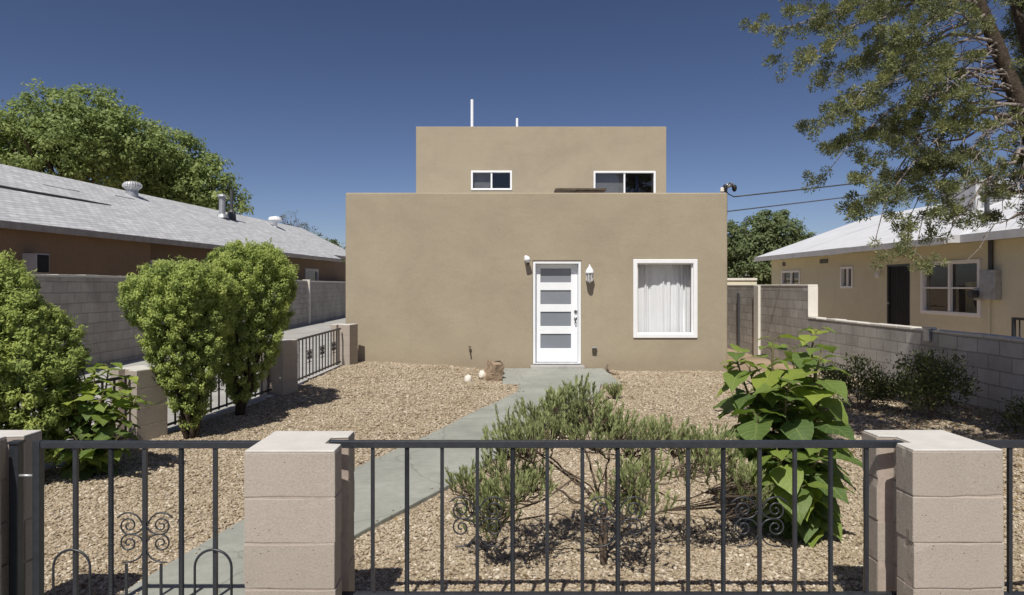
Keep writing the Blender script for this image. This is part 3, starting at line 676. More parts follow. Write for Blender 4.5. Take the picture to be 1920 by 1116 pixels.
bk = MB(); q = at(1360, 353, 13.95); bk.lathe(q, [(0.03, -0.08), (0.045, -0.03), (0.045, 0.06), (0.02, 0.08)], 10); bk.build('splice', MAT['black'], whm, smooth=True); bk = MB(); q = at(1377, 353, 13.95); bk.lathe(q, [(0.02, -0.07), (0.05, -0.03), (0.05, 0.04), (0.02, 0.07)], 10)
bk.build('splice', MAT['black'], whm, smooth=True)
lp = MB(); a = at(1362, 350, 13.95); b = at(1374, 345, 13.9); c2 = at(1377, 360, 13.9); d = at(1366, 364, 13.9); e = at(1376, 369, 13.95)
lp.tube([a, a.lerp(b, .5) + Vector((0, 0, .05)), b, c2], 0.010, 6); lp.tube([a, at(1361, 358, 13.9), d, e], 0.010, 6); lp.build('drip_loop', MAT['black'], whm, smooth=True)

def cable(name, label, pts, r):
    m = MB(); m.tube(pts, r, 6); return tag(m.build(name, MAT['dkgrey'], smooth=True), label, 'cable')
def sag(a, b, s, n=24):
    a = Vector(a); b = Vector(b); return [a.lerp(b, i / n) + Vector((0, 0, -s * 4 * (i / n) * (1 - i / n))) for i in range(n + 1)]
cable('power_cable', 'upper thick twisted power cable running from the house corner into the pine', sag(at(1376, 369, 13.95), at(2250, 262, 17), 0.05), 0.015)
cable('power_cable', 'lower thin power cable passing over the leafy tree beside the house', sag(at(1300, 404, 22), at(2250, 287, 24), 0.03), 0.020)

# ================================================================== LEFT NEIGHBOUR HOUSE (local frame: y along the eave, x towards us)
LH = thing('brown_house', 'low brown house with pale grey shingle roof left of the driveway', 'house', (-10.25, 13.7, 0), R(-6.06))
L = dict(parent=LH, local=True)
b = MB(); b.box(-7.8, -0.30, -6, 5.35, -0.3, 2.95); b.build('wall', MAT['brownwall'], **L)
wfn = lambda u, v, w: (-0.55 - w, u, v)
b = MB(); b.wall(wfn, 5.36, 24.6, -0.3, 2.95, [(5.6, 7.5, 1.2, 2.46), (17.1, 18.7, 1.5, 2.50)], 0.2); b.build('rear_wall', MAT['brownwall2'], **L)
b = MB(); b.box(-7.8, -0.75, 5.36, 24.5, -0.3, 2.94); b.build('inner_wall', MAT['dark_in'], **L)
# roof: two slopes with thickness
def roof_slab(x0, z0, x1, z1, y0, y1, th):
    m = MB(); pts = [(x0, z0), (x1, z1), (x1, z1 + th), (x0, z0 + th)]; bb = len(m.v)
    m.v += [(x, y0, z) for x, z in pts] + [(x, y1, z) for x, z in pts]
    m.face([bb, bb + 1, bb + 2, bb + 3]); m.face([bb + 7, bb + 6, bb + 5, bb + 4])
    for i in range(4):
        k = (i + 1) % 4; m.face([bb + i, bb + k, bb + 4 + k, bb + 4 + i])
    return m
m = roof_slab(0.0, 3.0, -4.2, 5.05, -6.5, 20.5, 0.06)
m2 = roof_slab(-4.2, 5.05, -8.4, 3.0, -6.5, 25.5, 0.06); o = len(m.v); m.v += m2.v; m.f += [tuple(i + o for i in f_) for f_ in m2.f]; m.r += m2.r
m2 = roof_slab(-0.45, 3.22, -4.2, 5.05, 20.5, 25.5, 0.06); o = len(m.v); m.v += m2.v; m.f += [tuple(i + o for i in f_) for f_ in m2.f]; m.r += m2.r
roofL = m.build('roof', MAT['shingle'], **L)
f = MB(); f.box(-0.02, 0.025, -6.5, 20.5, 2.90, 3.045); f.box(-0.47, -0.43, 20.5, 25.5, 3.10, 3.26); f.build('fascia', MAT['fascia'], **L)
f = MB(); f.box(-0.55, -0.02, -6.5, 20.5, 2.955, 2.985); f.build('soffit', MAT['fascia'], **L)
fl = MB()   # raised strips, coloured dark to stand in for the shadow of a roof step
def rp(x, y, dz=0.0): return Vector((x, y, 3.06 + 2.05 * (-x) / 4.2 + dz))
fl.tube([rp(-2.15, 0.5, 0.03), rp(-2.1, 3, 0.035), rp(-2.15, 5.2, 0.03), rp(-2.2, 6.3, 0.01)], [0.026, 0.03, 0.026, 0.012], 6)
fl.tube([rp(-3.0, 4.6, 0.0), rp(-3.0, 6.0, 0.0)], 0.014, 6); fl.tube([rp(-3.3, 8.0, 0.01), rp(-3.32, 9.0, 0.0)], 0.014, 6); fl.tube([rp(-3.5, 2.2, 0.01), rp(-3.5, 3.4, 0.0)], 0.012, 6)
fl.build('roof_shadow_strip', plain('dark roof shadow strip', (0.10, 0.10, 0.105), 0.8, 0.2), roofL, local=True, smooth=True)
# windows
f = MB(); f.frame(wfn, 5.6, 7.5, 1.2, 2.46, 0.09, -0.04, 0.06); wn = f.build('window', MAT['fasciaw'], bevel=0.006, **L)
MB().slab(wfn, 5.69, 7.41, 1.29, 2.37, 0.02, 0.026).build('pane', MAT['glass'], wn, local=True)
f = MB(); f.frame(wfn, 17.1, 18.7, 1.5, 2.50, 0.13, -0.04, 0.06); wn = f.build('window', MAT['fasciaw'], bevel=0.006, **L)
MB().slab(wfn, 17.23, 18.57, 1.63, 2.37, 0.02, 0.026).build('pane', MAT['glass'], wn, local=True)
ac = MB(); ac.box(-0.30, 0.04, 0.86, 1.24, 1.98, 2.42); a_ = ac.build('air_conditioner', MAT['fasciaw'], bevel=0.015, **L)
gr = MB()
gr.box(0.042, 0.05, 0.89, 1.21, 2.0, 2.39); gr.build('grille', MAT['black'], a_, local=True)
# turbine vent, flue pipes, mushroom vent
tb = MB(); base = rp(-3.75, 9.5); tb.lathe(base, [(0.20, -0.15), (0.19, 0.18), (0.21, 0.20)], 18); tv = tb.build('turbine_vent', MAT['galv'], smooth=False, **L)
fin = MB()
for k in range(22):
    a = 2 * math.pi * k / 22; prof = [(0.20, 0.20), (0.31, 0.29), (0.315, 0.37), (0.25, 0.45), (0.10, 0.49)]
    q0 = [base + Vector((r * math.cos(a), r * math.sin(a), h)) for r, h in prof]
    q1 = [base + Vector((r * 0.97 * math.cos(a + 0.19), r * 0.97 * math.sin(a + 0.19), h)) for r, h in prof]
    fin.sheet([q0, q1])
fin.lathe(base, [(0.11, 0.48), (0.05, 0.50), (0.01, 0.505)], 16); fin.lathe(base, [(0.15, 0.2), (0.15, 0.46)], 12)
fin.build('turbine_head', plain('bright aluminium', (0.62, 0.63, 0.64), 0.4, 0.5, 0.3), tv, local=True, solid=0.006)
fp = MB(); base = rp(-3.2, 14.6); fp.tube([base - Vector((0, 0, .1)), base + Vector((0, 0, 0.85))], 0.13, 12); fp.lathe(base, [(0.28, -0.02), (0.22, 0.12), (0.14, 0.16)], 14)
fp.lathe(base, [(0.19, 0.86), (0.22, 0.90), (0.20, 0.96), (0.04, 1.02)], 14); fp.build('flue_pipe', MAT['galv'], **L)
fp = MB(); base = rp(-3.2, 15.4); fp.tube([base - Vector((0, 0, .1)), base + Vector((0, 0, 1.30))], 0.075, 10); fp.lathe(base, [(0.2, -0.02), (0.17, 0.3), (0.09, 0.42)], 12); fp.build('flue_pipe', MAT['dkgrey'], **L)
fp = MB(); base = rp(-3.4, 20.2); fp.tube([base - Vector((0, 0, .1)), base + Vector((0, 0, 0.3))], 0.11, 10); fp.lathe(base, [(0.24, 0.28), (0.34, 0.34), (0.30, 0.48), (0.05, 0.54)], 14); fp.build('mushroom_vent', MAT['white'], **L)

# left block wall along the driveway and the wall across its end
WL = thing('block_wall', 'long grey block wall on the far side of the driveway', 'wall', (-8.05, 15, 0))
MB().box(-8.1, -7.9, 2.0, 27.35, -0.3, 1.87).build('wall', MAT['wall_l'], WL)
m = MB()
for k in range(64):
    y = 2.0 + k * 0.396; dz = random.uniform(-0.006, 0.006); m.box(-8.11, -7.89, y + 0.003, y + 0.393, 1.872, 1.915 + dz)
m.build('cap', MAT['cap'], WL, bevel=0.006)
WXW = thing('block_wall', 'smooth grey wall section beyond the driveway post, close to the tan house corner', 'wall', (-8.0, 33, 0))
MB().box(-8.09, -7.9, 27.52, 42, -0.3, 1.85).build('wall', MAT['wall_x'], WXW)
MB().box(-8.11, -7.88, 27.52, 42, 1.852, 1.905).build('cap', MAT['cap'], WXW, bevel=0.01)
MB().box(-8.1, -7.80, 27.36, 27.51, -0.2, 1.95).build('pilaster', MAT['cap'], WXW, bevel=0.01)

# ================================================================== RIGHT SIDE WALL, BACK WALL, RIGHT HOUSE
WR = thing('block_wall', 'stepped grey block wall along the right edge of the yard', 'wall', (6.7, 10, 0))
SX = 6.6
MB().box(SX, SX + 0.2, 2.3, 14.26, -0.3, 1.0).build('wall', MAT['wall_r'], WR)
MB().box(SX, SX + 0.2, 14.28, 22.0, -0.3, 1.69).build('high_wall', MAT['wall_r'], WR)
m = MB(); y = 2.3
while y < 14.2:
    ln = 0.396; m.box(SX - 0.008, SX + 0.208, y + 0.003, min(y + ln, 14.25), 1.002, 1.042 + random.uniform(-0.008, 0.008)); y += ln + 0.003
m.build('cap', MAT['cap'], WR, bevel=0.01)
m = MB(); m.box(SX - 0.006, SX + 0.21, 14.262, 22.0, 1.692, 1.735); m.box(SX - 0.006, SX + 0.21, 14.255, 14.278, 1.043, 1.691); m.build('white_cap', MAT['capwhite'], WR, bevel=0.01)
MB().box(SX - 0.07, SX - 0.004, 16.85, 17.15, -0.1, 1.71).build('pilaster', MAT['capwhite'], WR, bevel=0.01)
MB().box(SX - 0.05, SX - 0.004, 18.3, 18.42, -0.1, 1.5).build('pilaster', MAT['dkgrey'], WR)
bk = MB(); q = at(1740, 622, 10.26); bk.box(SX - 0.05, SX + 0.06, 10.15, 10.35, 1.046, 1.075); bk.box(SX - 0.05, SX - 0.012, 10.18, 10.32, 0.86, 1.046)
bk.build('bracket', MAT['galv'], WR, bevel=0.006)
BWL = thing('back_wall', 'pale flat topped wall behind the house on the right', 'wall', (8.5, 27.8, 0))
MB().box(6.9, 10.8, 28.0, 28.2, -0.3, 1.92).build('wall', MAT['yellowwall'], BWL)
MB().box(6.9, 10.8, 27.95, 28.25, 1.922, 2.02).build('cap', MAT['capwhite'], BWL, bevel=0.01)

RH = thing('yellow_house', 'pale yellow single storey house with white roof beyond the right wall', 'house', (10.9, 17, 0))
EX, WXX = 10.4, 10.92
rfn = lambda u, v, w: (WXX + w, u, v)
def Yof(px, X=WXX): return X * K / (px - CX)
big = (Yof(1840), Yof(1728), 0.99, 2.32); drh = (Yof(1706), Yof(1662), 0.10, 2.30); sm1 = (Yof(1600), Yof(1577), 1.62, 2.31); sm2 = (Yof(1501), Yof(1466), 1.70, 2.27)
MB().wall(rfn, 8.5, 26.8, -0.3, 2.72, [big, drh, sm1, sm2], 0.2).build('wall', MAT['yellowwall'], RH, bevel=0.01)
s = MB(); s.box(WXX + 0.2, 19, 26.6, 26.79, -0.3, 2.72); s.build('end_wall', MAT['yellowwall'], RH); MB().box(WXX + 0.2, 19, 8.51, 8.7, -0.3, 2.72).build('end_wall', MAT['yellowwall'], RH)
MB().box(WXX + 1.2, WXX + 1.3, 8.7, 26.6, -0.2, 2.7).build('inner_wall', MAT['dark_in'], RH)
# roof
zr = 4.42
m = roof_slab(EX, 2.78, 15.0, zr, 8.0, 27.2, 0.07); m2 = roof_slab(15.0, zr, 19.6, 2.78, 8.0, 27.2, 0.07); o = len(m.v); m.v += m2.v; m.f += [tuple(i + o for i in f_) for f_ in m2.f]; m.r += m2.r
# porch roof overlay at the middle of the eave
y0, y1 = Yof(1775, 10.1), Yof(1585, 10.1)
m2 = roof_slab(EX - 0.32, 2.74, EX + 1.2, 3.27, y0, y1, 0.06); o = len(m.v); m.v += m2.v; m.f += [tuple(i + o for i in f_) for f_ in m2.f]; m.r += m2.r
roofR = m.build('roof', MAT['whiteroof'], RH)
f = MB(); f.box(EX - 0.03, EX + 0.012, 8.0, y0 - 0.01, 2.68, 2.855); f.box(EX - 0.03, EX + 0.012, y1 + 0.01, 27.2, 2.68, 2.855); f.box(EX - 0.35, EX - 0.31, y0, y1, 2.66, 2.81)
f.box(EX - 0.30, EX + 0.0, y0 - 0.04, y0 - 0.002, 2.68, 2.86); f.build('fascia', MAT['fasciaw'], RH)
f = MB(); f.box(EX + 0.013, WXX - 0.002, 8.0, 27.2, 2.722, 2.745); f.build('soffit', MAT['yellowwall'], RH)
for yy in (25.6, 22.6, 22.3):
    MB().box(WXX - 0.02, WXX - 0.003, yy - 0.12, yy + 0.12, 2.46, 2.60).build('eave_vent', MAT['dkgrey'], RH)
# windows and door of the yellow house
f = MB(); f.frame(rfn, *big, 0.09, -0.04, 0.08); um = (big[0] + big[1]) / 2; f.slab(rfn, um - 0.035, um + 0.035, big[2] + 0.09, big[3] - 0.09, -0.02, 0.06)
vm = (big[2] + big[3]) / 2 + 0.0; f.slab(rfn, big[0] + 0.09, um - 0.036, vm - 0.02, vm + 0.02, -0.01, 0.05); f.slab(rfn, um + 0.036, big[1] - 0.09, vm - 0.02, vm + 0.02, -0.01, 0.05)
wn = f.build('window', MAT['vinyl'], RH, bevel=0.006)
MB().slab(rfn, big[0] + 0.09, big[1] - 0.09, big[2] + 0.09, big[3] - 0.09, 0.052, 0.058).build('pane', MAT['glass'], wn)
cu = MB(); cu.sheet([[(WXX + 0.35 + 0.03 * math.sin(i * 1.3), um - 0.05 - 0.5 * i / 12 * (1 - 0.5 * math.sin(j / 8 * 3.1)), 1.0 + 0.8 * j / 8) for i in range(13)] for j in range(9)])
cu.build('curtain', plain('olive curtain', (0.30, 0.29, 0.16), 0.9, 0.1), wn, smooth=True, solid=0.004)
for (a, b, c, d), k in ((sm1, 0), (sm2, 1)):
    f = MB(); f.frame(rfn, a, b, c, d, 0.075, -0.035, 0.08); uu = (a + b) / 2; f.slab(rfn, uu - 0.04, uu + 0.04, c + 0.075, d - 0.075, 0.0, 0.05); wn = f.build('window', MAT['vinyl'], RH)
    MB().slab(rfn, a + 0.075, b - 0.075, c + 0.075, d - 0.075, 0.052, 0.058).build('pane', MAT['glass'], wn)
dr = MB(); dr.slab(rfn, drh[0], drh[1], drh[2], drh[3], 0.06, 0.10); dd = dr.build('door', plain('black security door', (0.022, 0.021, 0.022), 0.5, 0.3), RH)
bars = MB()
for k in range(9):
    yy = drh[0] + 0.08 + (drh[1] - drh[0] - 0.16) * k / 8; bars.tube([(WXX + 0.045, yy, 0.2), (WXX + 0.045, yy, 2.22)], 0.009, 5)
bars.frame(rfn, *drh, 0.055, 0.02, 0.055); bars.build('bars', MAT['iron'], dd)
MB().lathe((WXX + 0.01, drh[1] - 0.10, 1.22), [(0.03, -0.04), (0.035, 0.0)], 10, 'X').build('handle', MAT['galv'], dd)
q = at(1652, 515, Yof(1652)); ll = MB(); ll.lathe((WXX - 0.10, q.y, q.z), [(0.03, -0.10), (0.07, -0.06), (0.075, 0.0), (0.05, 0.06), (0.02, 0.09)], 14); ll.tube([(WXX, q.y, q.z + 0.08), (WXX - 0.1, q.y, q.z + 0.09)], 0.02, 8)
wl = ll.build('wall_lamp', MAT['white'], RH, smooth=True)
# service panel, meter, dark tube
yb0, yb1 = Yof(1880), Yof(1850)
pn = MB().box(WXX - 0.17, WXX - 0.003, yb0 + 0.02, yb1, 1.40, 2.06).build('service_panel', MAT['galv'], RH, bevel=0.01)
MB().lathe((WXX - 0.21, yb1 + 0.16, 1.52), [(0.085, -0.06), (0.09, 0.0), (0.09, 0.10)], 14, 'X').build('meter', MAT['dkgrey'], pn)
MB().box(WXX - 0.11, WXX - 0.003, yb1 + 0.07, yb1 + 0.26, 1.38, 1.66).build('meter_box', MAT['galv'], pn, bevel=0.01)
MB().tube([(WXX - 0.06, yb1 - 0.2, 2.06), (WXX - 0.06, yb1 - 0.2, 2.72)], 0.05, 10).build('added_dark_tube', MAT['dkgrey'], RH)  # added dark tube in place of a dark leafy shadow above the panel
MB().tube([(WXX - 0.04, yb0 + 0.35, 0.2), (WXX - 0.04, yb0 + 0.35, 1.40)], 0.022, 8).build('conduit', MAT['yellowwall'], RH)
# roof furniture
def rr(x, y): return Vector((x, y, 2.85 + (zr - 2.78) * (x - EX) / (15 - EX)))
b_ = rr(12.0, 16.42); pv = MB(); pv.tube([b_ - Vector((0, 0, .1)), b_ + Vector((0, 0, 0.85))], 0.055, 10); pv.lathe(b_, [(0.2, -0.05), (0.16, 0.03), (0.07, 0.08)], 12); pv.build('vent_pipe', MAT['dkgrey'], RH)
b_ = rr(13.6, 18.0)
cw = MB(); cw.box(13.0, 14.2, 18.2, 19.6, 3.6, 4.62); ck = cw.build('roof_cooler', MAT['fasciaw'], RH, bevel=0.02)
m = MB()
for k in range(8): m.box(13.15, 14.05, 18.16, 18.198, 3.85 + k * 0.085, 3.90 + k * 0.085)
m.build('louvre', MAT['galv'], ck)
MB().box(13.6, 13.95, 16.9, 17.25, 3.75, 4.55).build('chimney', MAT['capwhite'], RH, bevel=0.01)
v2 = MB(); b_ = rr(13.1, 16.2); v2.lathe(b_, [(0.12, -0.1), (0.12, 0.2), (0.22, 0.22), (0.22, 0.36), (0.05, 0.42)], 12); v2.build('mushroom_vent', MAT['galv'], RH)
# porch railing of the yellow house
RL = thing('railing', 'short black iron railing in front of the yellow house', 'railing', (9.6, 12.3, 0))
rl = MB(); rl.sqbar((9.6, 12.45, 0.0), (9.6, 12.45, 1.12), 0.05); rl.sqbar((9.6, 12.45, 1.10), (9.6, 10.2, 1.10), 0.045); rl.sqbar((9.6, 12.45, 0.2), (9.6, 10.2, 0.2), 0.03); rl.sqbar((9.6, 10.2, 0), (9.6, 10.2, 1.12), 0.05)
rl.build('frame', MAT['iron'], RL)
for k in range(1, 16): MB().sqbar((9.6, 12.45 - k * 0.14, 0.2), (9.6, 12.45 - k * 0.14, 1.08), 0.018).build('baluster', MAT['iron'], RL)

# ================================================================== FENCES
def h_poly(w=0.397, d=0.40, fl=0.125, gd=0.075, sides=3):
    x, y = w / 2, d / 2; f_ = fl
    P = [(-x, -y), (x, -y), (x, -y + f_), (x - gd, -y + f_ + 0.012), (x - gd, y - f_ - 0.012), (x, y - f_), (x, y), (-x, y), (-x, y - f_), (-x + gd, y - f_ - 0.012), (-x + gd, -y + f_ + 0.012), (-x, -y + f_)]
    if not sides & 1: P = P[:8] + []      # no groove on the left
    if not sides & 2: P = P[:2] + P[6:]   # no groove on the right
    return P
def pillar(label, loc, rz, courses, group, extra=0, gap=0.0035, sides=3):
    o = MB(); P = h_poly(sides=sides)
    for k in range(-extra, courses):
        jk = 1.0 if gap > .002 else 0.0; jx, jy, ja = random.uniform(-.003, .003) * jk, random.uniform(-.003, .003) * jk, random.uniform(-.006, .006) * jk
        c, s_ = math.cos(ja), math.sin(ja); Q = [(x * c - y * s_ + jx, x * s_ + y * c + jy) for x, y in P]
        o.prism(Q, k * 0.2 + gap, (k + 1) * 0.2 - gap, random.random() if gap > .002 else .5)
    t = thing('block_pillar', label, 'pillar', loc, rz, group)
    ob = o.build('blocks', MAT['pillar'], t, local=True, recalc=False)
    # gently irregular block faces and worn edges
    bm = bmesh.new(); bm.from_mesh(ob.data)
    bmesh.ops.bevel(bm, geom=[e for e in bm.edges if len(e.link_faces) == 2 and e.calc_face_angle() > 0.7], offset=0.005, segments=2, affect='EDGES', profile=0.6)
    bmesh.ops.subdivide_edges(bm, edges=[e for e in bm.edges if e.calc_length() > 0.11], cuts=4, use_grid_fill=True)
    seed = random.uniform(0, 99)
    for v in bm.verts:
        q = v.co * 16 + Vector((seed, 0, 0)); n_ = mnoise.noise_vector(q)
        zc = (v.co.z / 0.2) % 1.0; edge = min(zc, 1 - zc)
        if gap > .002 and edge < 0.05 and v.co.z < courses * 0.2 - 0.02: v.co.z += 0.0075 * mnoise.noise(Vector((v.co.x * 9 + seed, v.co.y * 9, round(v.co.z / 0.2) * 3.7 + (0.6 if zc < .5 else 0)))) - (0.0008 if zc < .5 else -0.0008)
        if edge < 0.10 or min(abs(abs(v.co.x) - 0.1985), abs(abs(v.co.y) - 0.2)) < 0.006 and edge < 0.10:
            chip = mnoise.noise(v.co * 26 + Vector((0, seed, 0)))
            if chip > 0.28: v.co.x *= 1 - 0.035 * (chip - 0.28) * 4 * .5; v.co.y *= 1 - 0.035 * (chip - 0.28) * 4 * .5
    bm.to_mesh(ob.data); bm.free()
    sk_ = MB(); sk_.prism([(x * 0.985, y * 0.985) for x, y in h_poly(gd=0.078, sides=sides)], courses * 0.2 - 0.004, courses * 0.2 + 0.005); sk_.build('sunlit_top_sheet', MAT['sunlit_top'], t, local=True, bevel=0.004)  # thin added top sheet that holds the paler, sunlit tone
    mo = MB(); mo.prism([(x * 0.978, y * 0.978) for x, y in h_poly(gd=0.08, sides=sides)], -extra * 0.2, courses * 0.2 - 0.006); mo.build('mortar', MAT['mortar'], t, local=True)
    return t
PG = 'block pillars of the front fence'
PY = 3.1
pillar('pinkish block pillar carrying the gate hinge at the left edge', (-2.46, PY, 0), 0, 5, PG, 1, sides=2)
pillar('pinkish block pillar between gate and front fence panel', (-0.915, PY, -0.005), 0, 5, PG, 1, sides=2)
pillar('pinkish block pillar at the right end of the front fence panel', (1.995, PY, 0), R(0.5), 5, PG, 1, sides=1)
SG = 'block pillars of the side fence'
pillar('low beige pillar nearest the camera in the side fence, behind broad leaves', (-4.0, 7.40, 0.0), R(90 - 22), 4, SG, 1, 0.0006)
pillar('low beige pillar of the side fence right of the forked shrub', (-3.33, 10.05, 0.09), R(90 - 16), 4, SG, 1, 0.0006)
pillar('low beige pillar of the side fence against the house corner', (-3.06, 13.12, 0.15), R(90 - 11), 4, SG, 1, 0.0006)

def spiral_scroll(m, cx, cz, y, s, r=0.0038):
    """pair of S scrolls and tails either side of a picket; s scales zoom pixels to metres"""
    for sx in (-1, 1):
        def T(p): return (cx + sx * p[0] * s, y, cz - p[1] * s)
        def smooth(ps, n=5):
            out = []
            for i in range(len(ps) - 1):
                p0 = ps[max(i - 1, 0)]; p1 = ps[i]; p2 = ps[i + 1]; p3 = ps[min(i + 2, len(ps) - 1)]
                for k in range(n):
                    t = k / n; out.append(tuple(0.5 * (2 * p1[q] + (p2[q] - p0[q]) * t + (2 * p0[q] - 5 * p1[q] + 4 * p2[q] - p3[q]) * t * t + (3 * p1[q] - p0[q] - 3 * p2[q] + p3[q]) * t ** 3) for q in (0, 1)))
            out.append(ps[-1]); return out
        m.tube([T(p) for p in smooth([(12, -55), (40, -105), (85, -132), (135, -128), (172, -102)])], r, 6)
        m.tube([T(p) for p in smooth([(10, 105), (38, 148), (85, 170), (138, 174)])], r, 6)
        for sy in (-1, 1):
            pts = [(12, 48 * sy), (30, 20 * sy), (60, 5 * sy)]
            n = 26
            for k in range(n + 1):
                t = k / n; a = -math.pi / 2 + t * 2 * math.pi * 1.55; rad = 48 * (1 - t) ** 0.85 + 7
                # start beneath the eye, wind outwards then inwards
                pts.append((100 + rad * math.cos(a), (55 - rad * -math.sin(a) * 1.0) * sy if False else (55 + rad * math.sin(a)) * sy))
            m.tube([T(p) for p in smooth(pts[:3] + pts[3:], 3)], r, 6)
def iron_panel(name, label, cat, loc, rz, length, z0, z1, pickets, scrolls, bar=0.0165, rail=0.032, group=None, scz=0.63, s=1 / 1338, ends=True, kerb=False):
    t = thing(name, label, cat, loc, rz, group); L_ = dict(parent=t, local=True)
    m = MB(); m.box(0, length, -rail / 2, rail / 2, z1 - rail / 2, z1 + rail / 2); m.build('top_rail', MAT['iron'], bevel=0.003, **L_)
    m = MB(); m.box(0, length, -rail / 2, rail / 2, z0 - rail * 0.35, z0 + rail * 0.35); m.build('bottom_rail', MAT['iron'], bevel=0.003, **L_)
    for i, x in enumerate(pickets):
        m = MB(); tw = 150.0 if i % 3 == 1 else 0.0
        m.sqbar((x, 0, z0 - 0.05), (x, 0, z1 - rail / 2), bar, tw, 330 if tw else 1); m.build('picket', MAT['iron'], **L_)
    for x in scrolls:
        m = MB(); spiral_scroll(m, x, scz, 0.0, s); m.build('scroll_ornament', MAT['iron'], smooth=True, **L_)
    return t
FGp = 'iron fence panels along the front'
X_ = lambda px: (px - CX) / K * PY
xl = -0.79
iron_panel('iron_fence', 'dark iron fence panel with scrolls between the two beige pillars', 'fence', (xl, PY, 0), 0, 1.87 - xl, 0.280, 0.982,
           [X_(p) - xl for p in (699, 763, 829, 895, 961, 1026, 1092, 1158, 1224, 1290, 1356, 1424, 1490, 1557, 1624)], [X_(p) - xl for p in (895, 1158, 1424)], group=FGp, scz=0.635)
iron_panel('iron_fence', 'dark iron fence panel continuing right of the rightmost front pillar', 'fence', (2.19, PY, 0), 0, 2.4, 0.280, 0.982,
           [X_(p) - 2.19 for p in (1893, 1958, 2025, 2092, 2159, 2226, 2293, 2360)], [X_(2025) - 2.19], group=FGp, scz=0.635)
# gate
xg = -2.145
gt = thing('iron_gate', 'dark iron garden gate with scrolls and small hoops beside the left pillar', 'gate', (xg, PY, 0))
GL = dict(parent=gt, local=True)
gl = -1.02 - xg
m = MB(); m.box(0.0175, gl, -0.016, 0.016, 0.964, 0.996); m.build('top_rail', MAT['iron'], bevel=0.003, **GL)
m = MB(); m.box(-0.0175, 0.0165, -0.018, 0.018, 0.06, 0.998); m.build('stile', MAT['iron'], bevel=0.003, **GL)
m = MB(); m.box(0.0175, gl, -0.014, 0.014, 0.10, 0.13); m.build('bottom_rail', MAT['iron'], bevel=0.003, **GL)
for i, p in enumerate((142, 208, 272, 340, 404)):
    m = MB(); tw = 150.0 if i in (1, 3) else 0; m.sqbar((X_(p) - xg, 0, 0.13), (X_(p) - xg, 0, 0.964), 0.018, tw, 330 if tw else 1); m.build('picket', MAT['iron'], **GL)
for p in (237, 302):
    m = MB(); m.sqbar((X_(p) - xg, 0, 0.13), (X_(p) - xg, 0, 0.425), 0.010); m.build('picket', MAT['iron'], **GL)
for p in (138, 402):
    m = MB(); c = X_(p) - xg; r = 0.085
    m.tube([(c - r, -0.014, 0.11)] + [(c - r * math.cos(a), -0.014, 0.415 + r * 0.95 * math.sin(a)) for a in np.linspace(0, math.pi, 14)] + [(c + r, -0.014, 0.11)], 0.006, 6); m.build('hoop', MAT['iron'], smooth=True, **GL)
m = MB(); spiral_scroll(m, X_(272) - xg, 0.562, 0.0, 1 / 1338); m.build('scroll_ornament', MAT['iron'], smooth=True, **GL)
m = MB(); m.tube([(-0.10, -0.01, 0.838), (-0.0175, -0.01, 0.838)], 0.006, 8); m.build('hinge', MAT['galv'], smooth=True, **GL); m = MB(); m.tube([(-0.10, -0.01, 0.25), (-0.0175, -0.01, 0.25)], 0.006, 8); m.build('hinge', MAT['galv'], smooth=True, **GL)
hp_ = thing('hinge_post', 'dark iron hinge post fixed in the groove of the leftmost pillar', 'post', (-2.248, PY, 0))
MB().sqbar((0, 0, 0.02), (0, 0, 0.985), 0.042).build('post', MAT['iron'], hp_, local=True, bevel=0.003)
MB().box(-0.026, 0.026, -0.026, 0.026, 0.986, 0.996).build('post_cap', MAT['iron'], hp_, local=True)
# side fence panels between the low pillars
SFG = 'iron side fence panels'
def side_panel(label, a, b, za, zb):
    a = Vector(a); b = Vector(b); d = b - a; ln = d.length; n = max(3, int(ln / 0.155)); t = thing('iron_fence', label, 'fence', (a.x, a.y, za), math.atan2(d.y, d.x), SFG)
    sl = (zb - za) / ln; L_ = dict(parent=t, local=True); h0, h1 = 0.10, 0.74
    m = MB(); m.sqbar((0, 0, h1), (ln, 0, h1 + zb - za), 0.030); m.build('top_rail', MAT['iron'], **L_)
    m = MB(); m.sqbar((0, 0, h0), (ln, 0, h0 + zb - za), 0.024); m.build('bottom_rail', MAT['iron'], **L_)
    for k in range(n):
        x = ln * (k + 0.5) / n; m = MB(); m.sqbar((x, 0, h0 - 0.03 + sl * x), (x, 0, h1 + sl * x), 0.017); m.build('picket', MAT['iron'], **L_)
        if k % 4 == 2:
            m = MB(); spiral_scroll(m, x, 0.43 + sl * x, 0.0, 1 / 1500, 0.006); m.build('scroll_ornament', MAT['iron'], smooth=True, **L_)
    kb = MB(); kb.prism([(0, -0.09), (ln, -0.09), (ln, 0.09), (0, 0.09)], -0.2, 0.03)
    for i in range(4, 8): kb.v[i] = (kb.v[i][0], kb.v[i][1], 0.03 + sl * kb.v[i][0])
    kb.build('footing', MAT['kerb'], t, local=True, bevel=0.01)
side_panel('iron fence panel with scrolls between the forked shrub and the house corner', (-3.29, 10.24), (-3.09, 12.93), 0.09, 0.14)
side_panel('iron fence panel mostly hidden behind the forked shrub', (-3.87, 7.6), (-3.38, 9.86), 0.0, 0.08)
side_panel('iron fence panel behind the broad leaved plant and left bush', (-4.55, 4.6), (-3.98, 7.2), 0.0, 0.0)

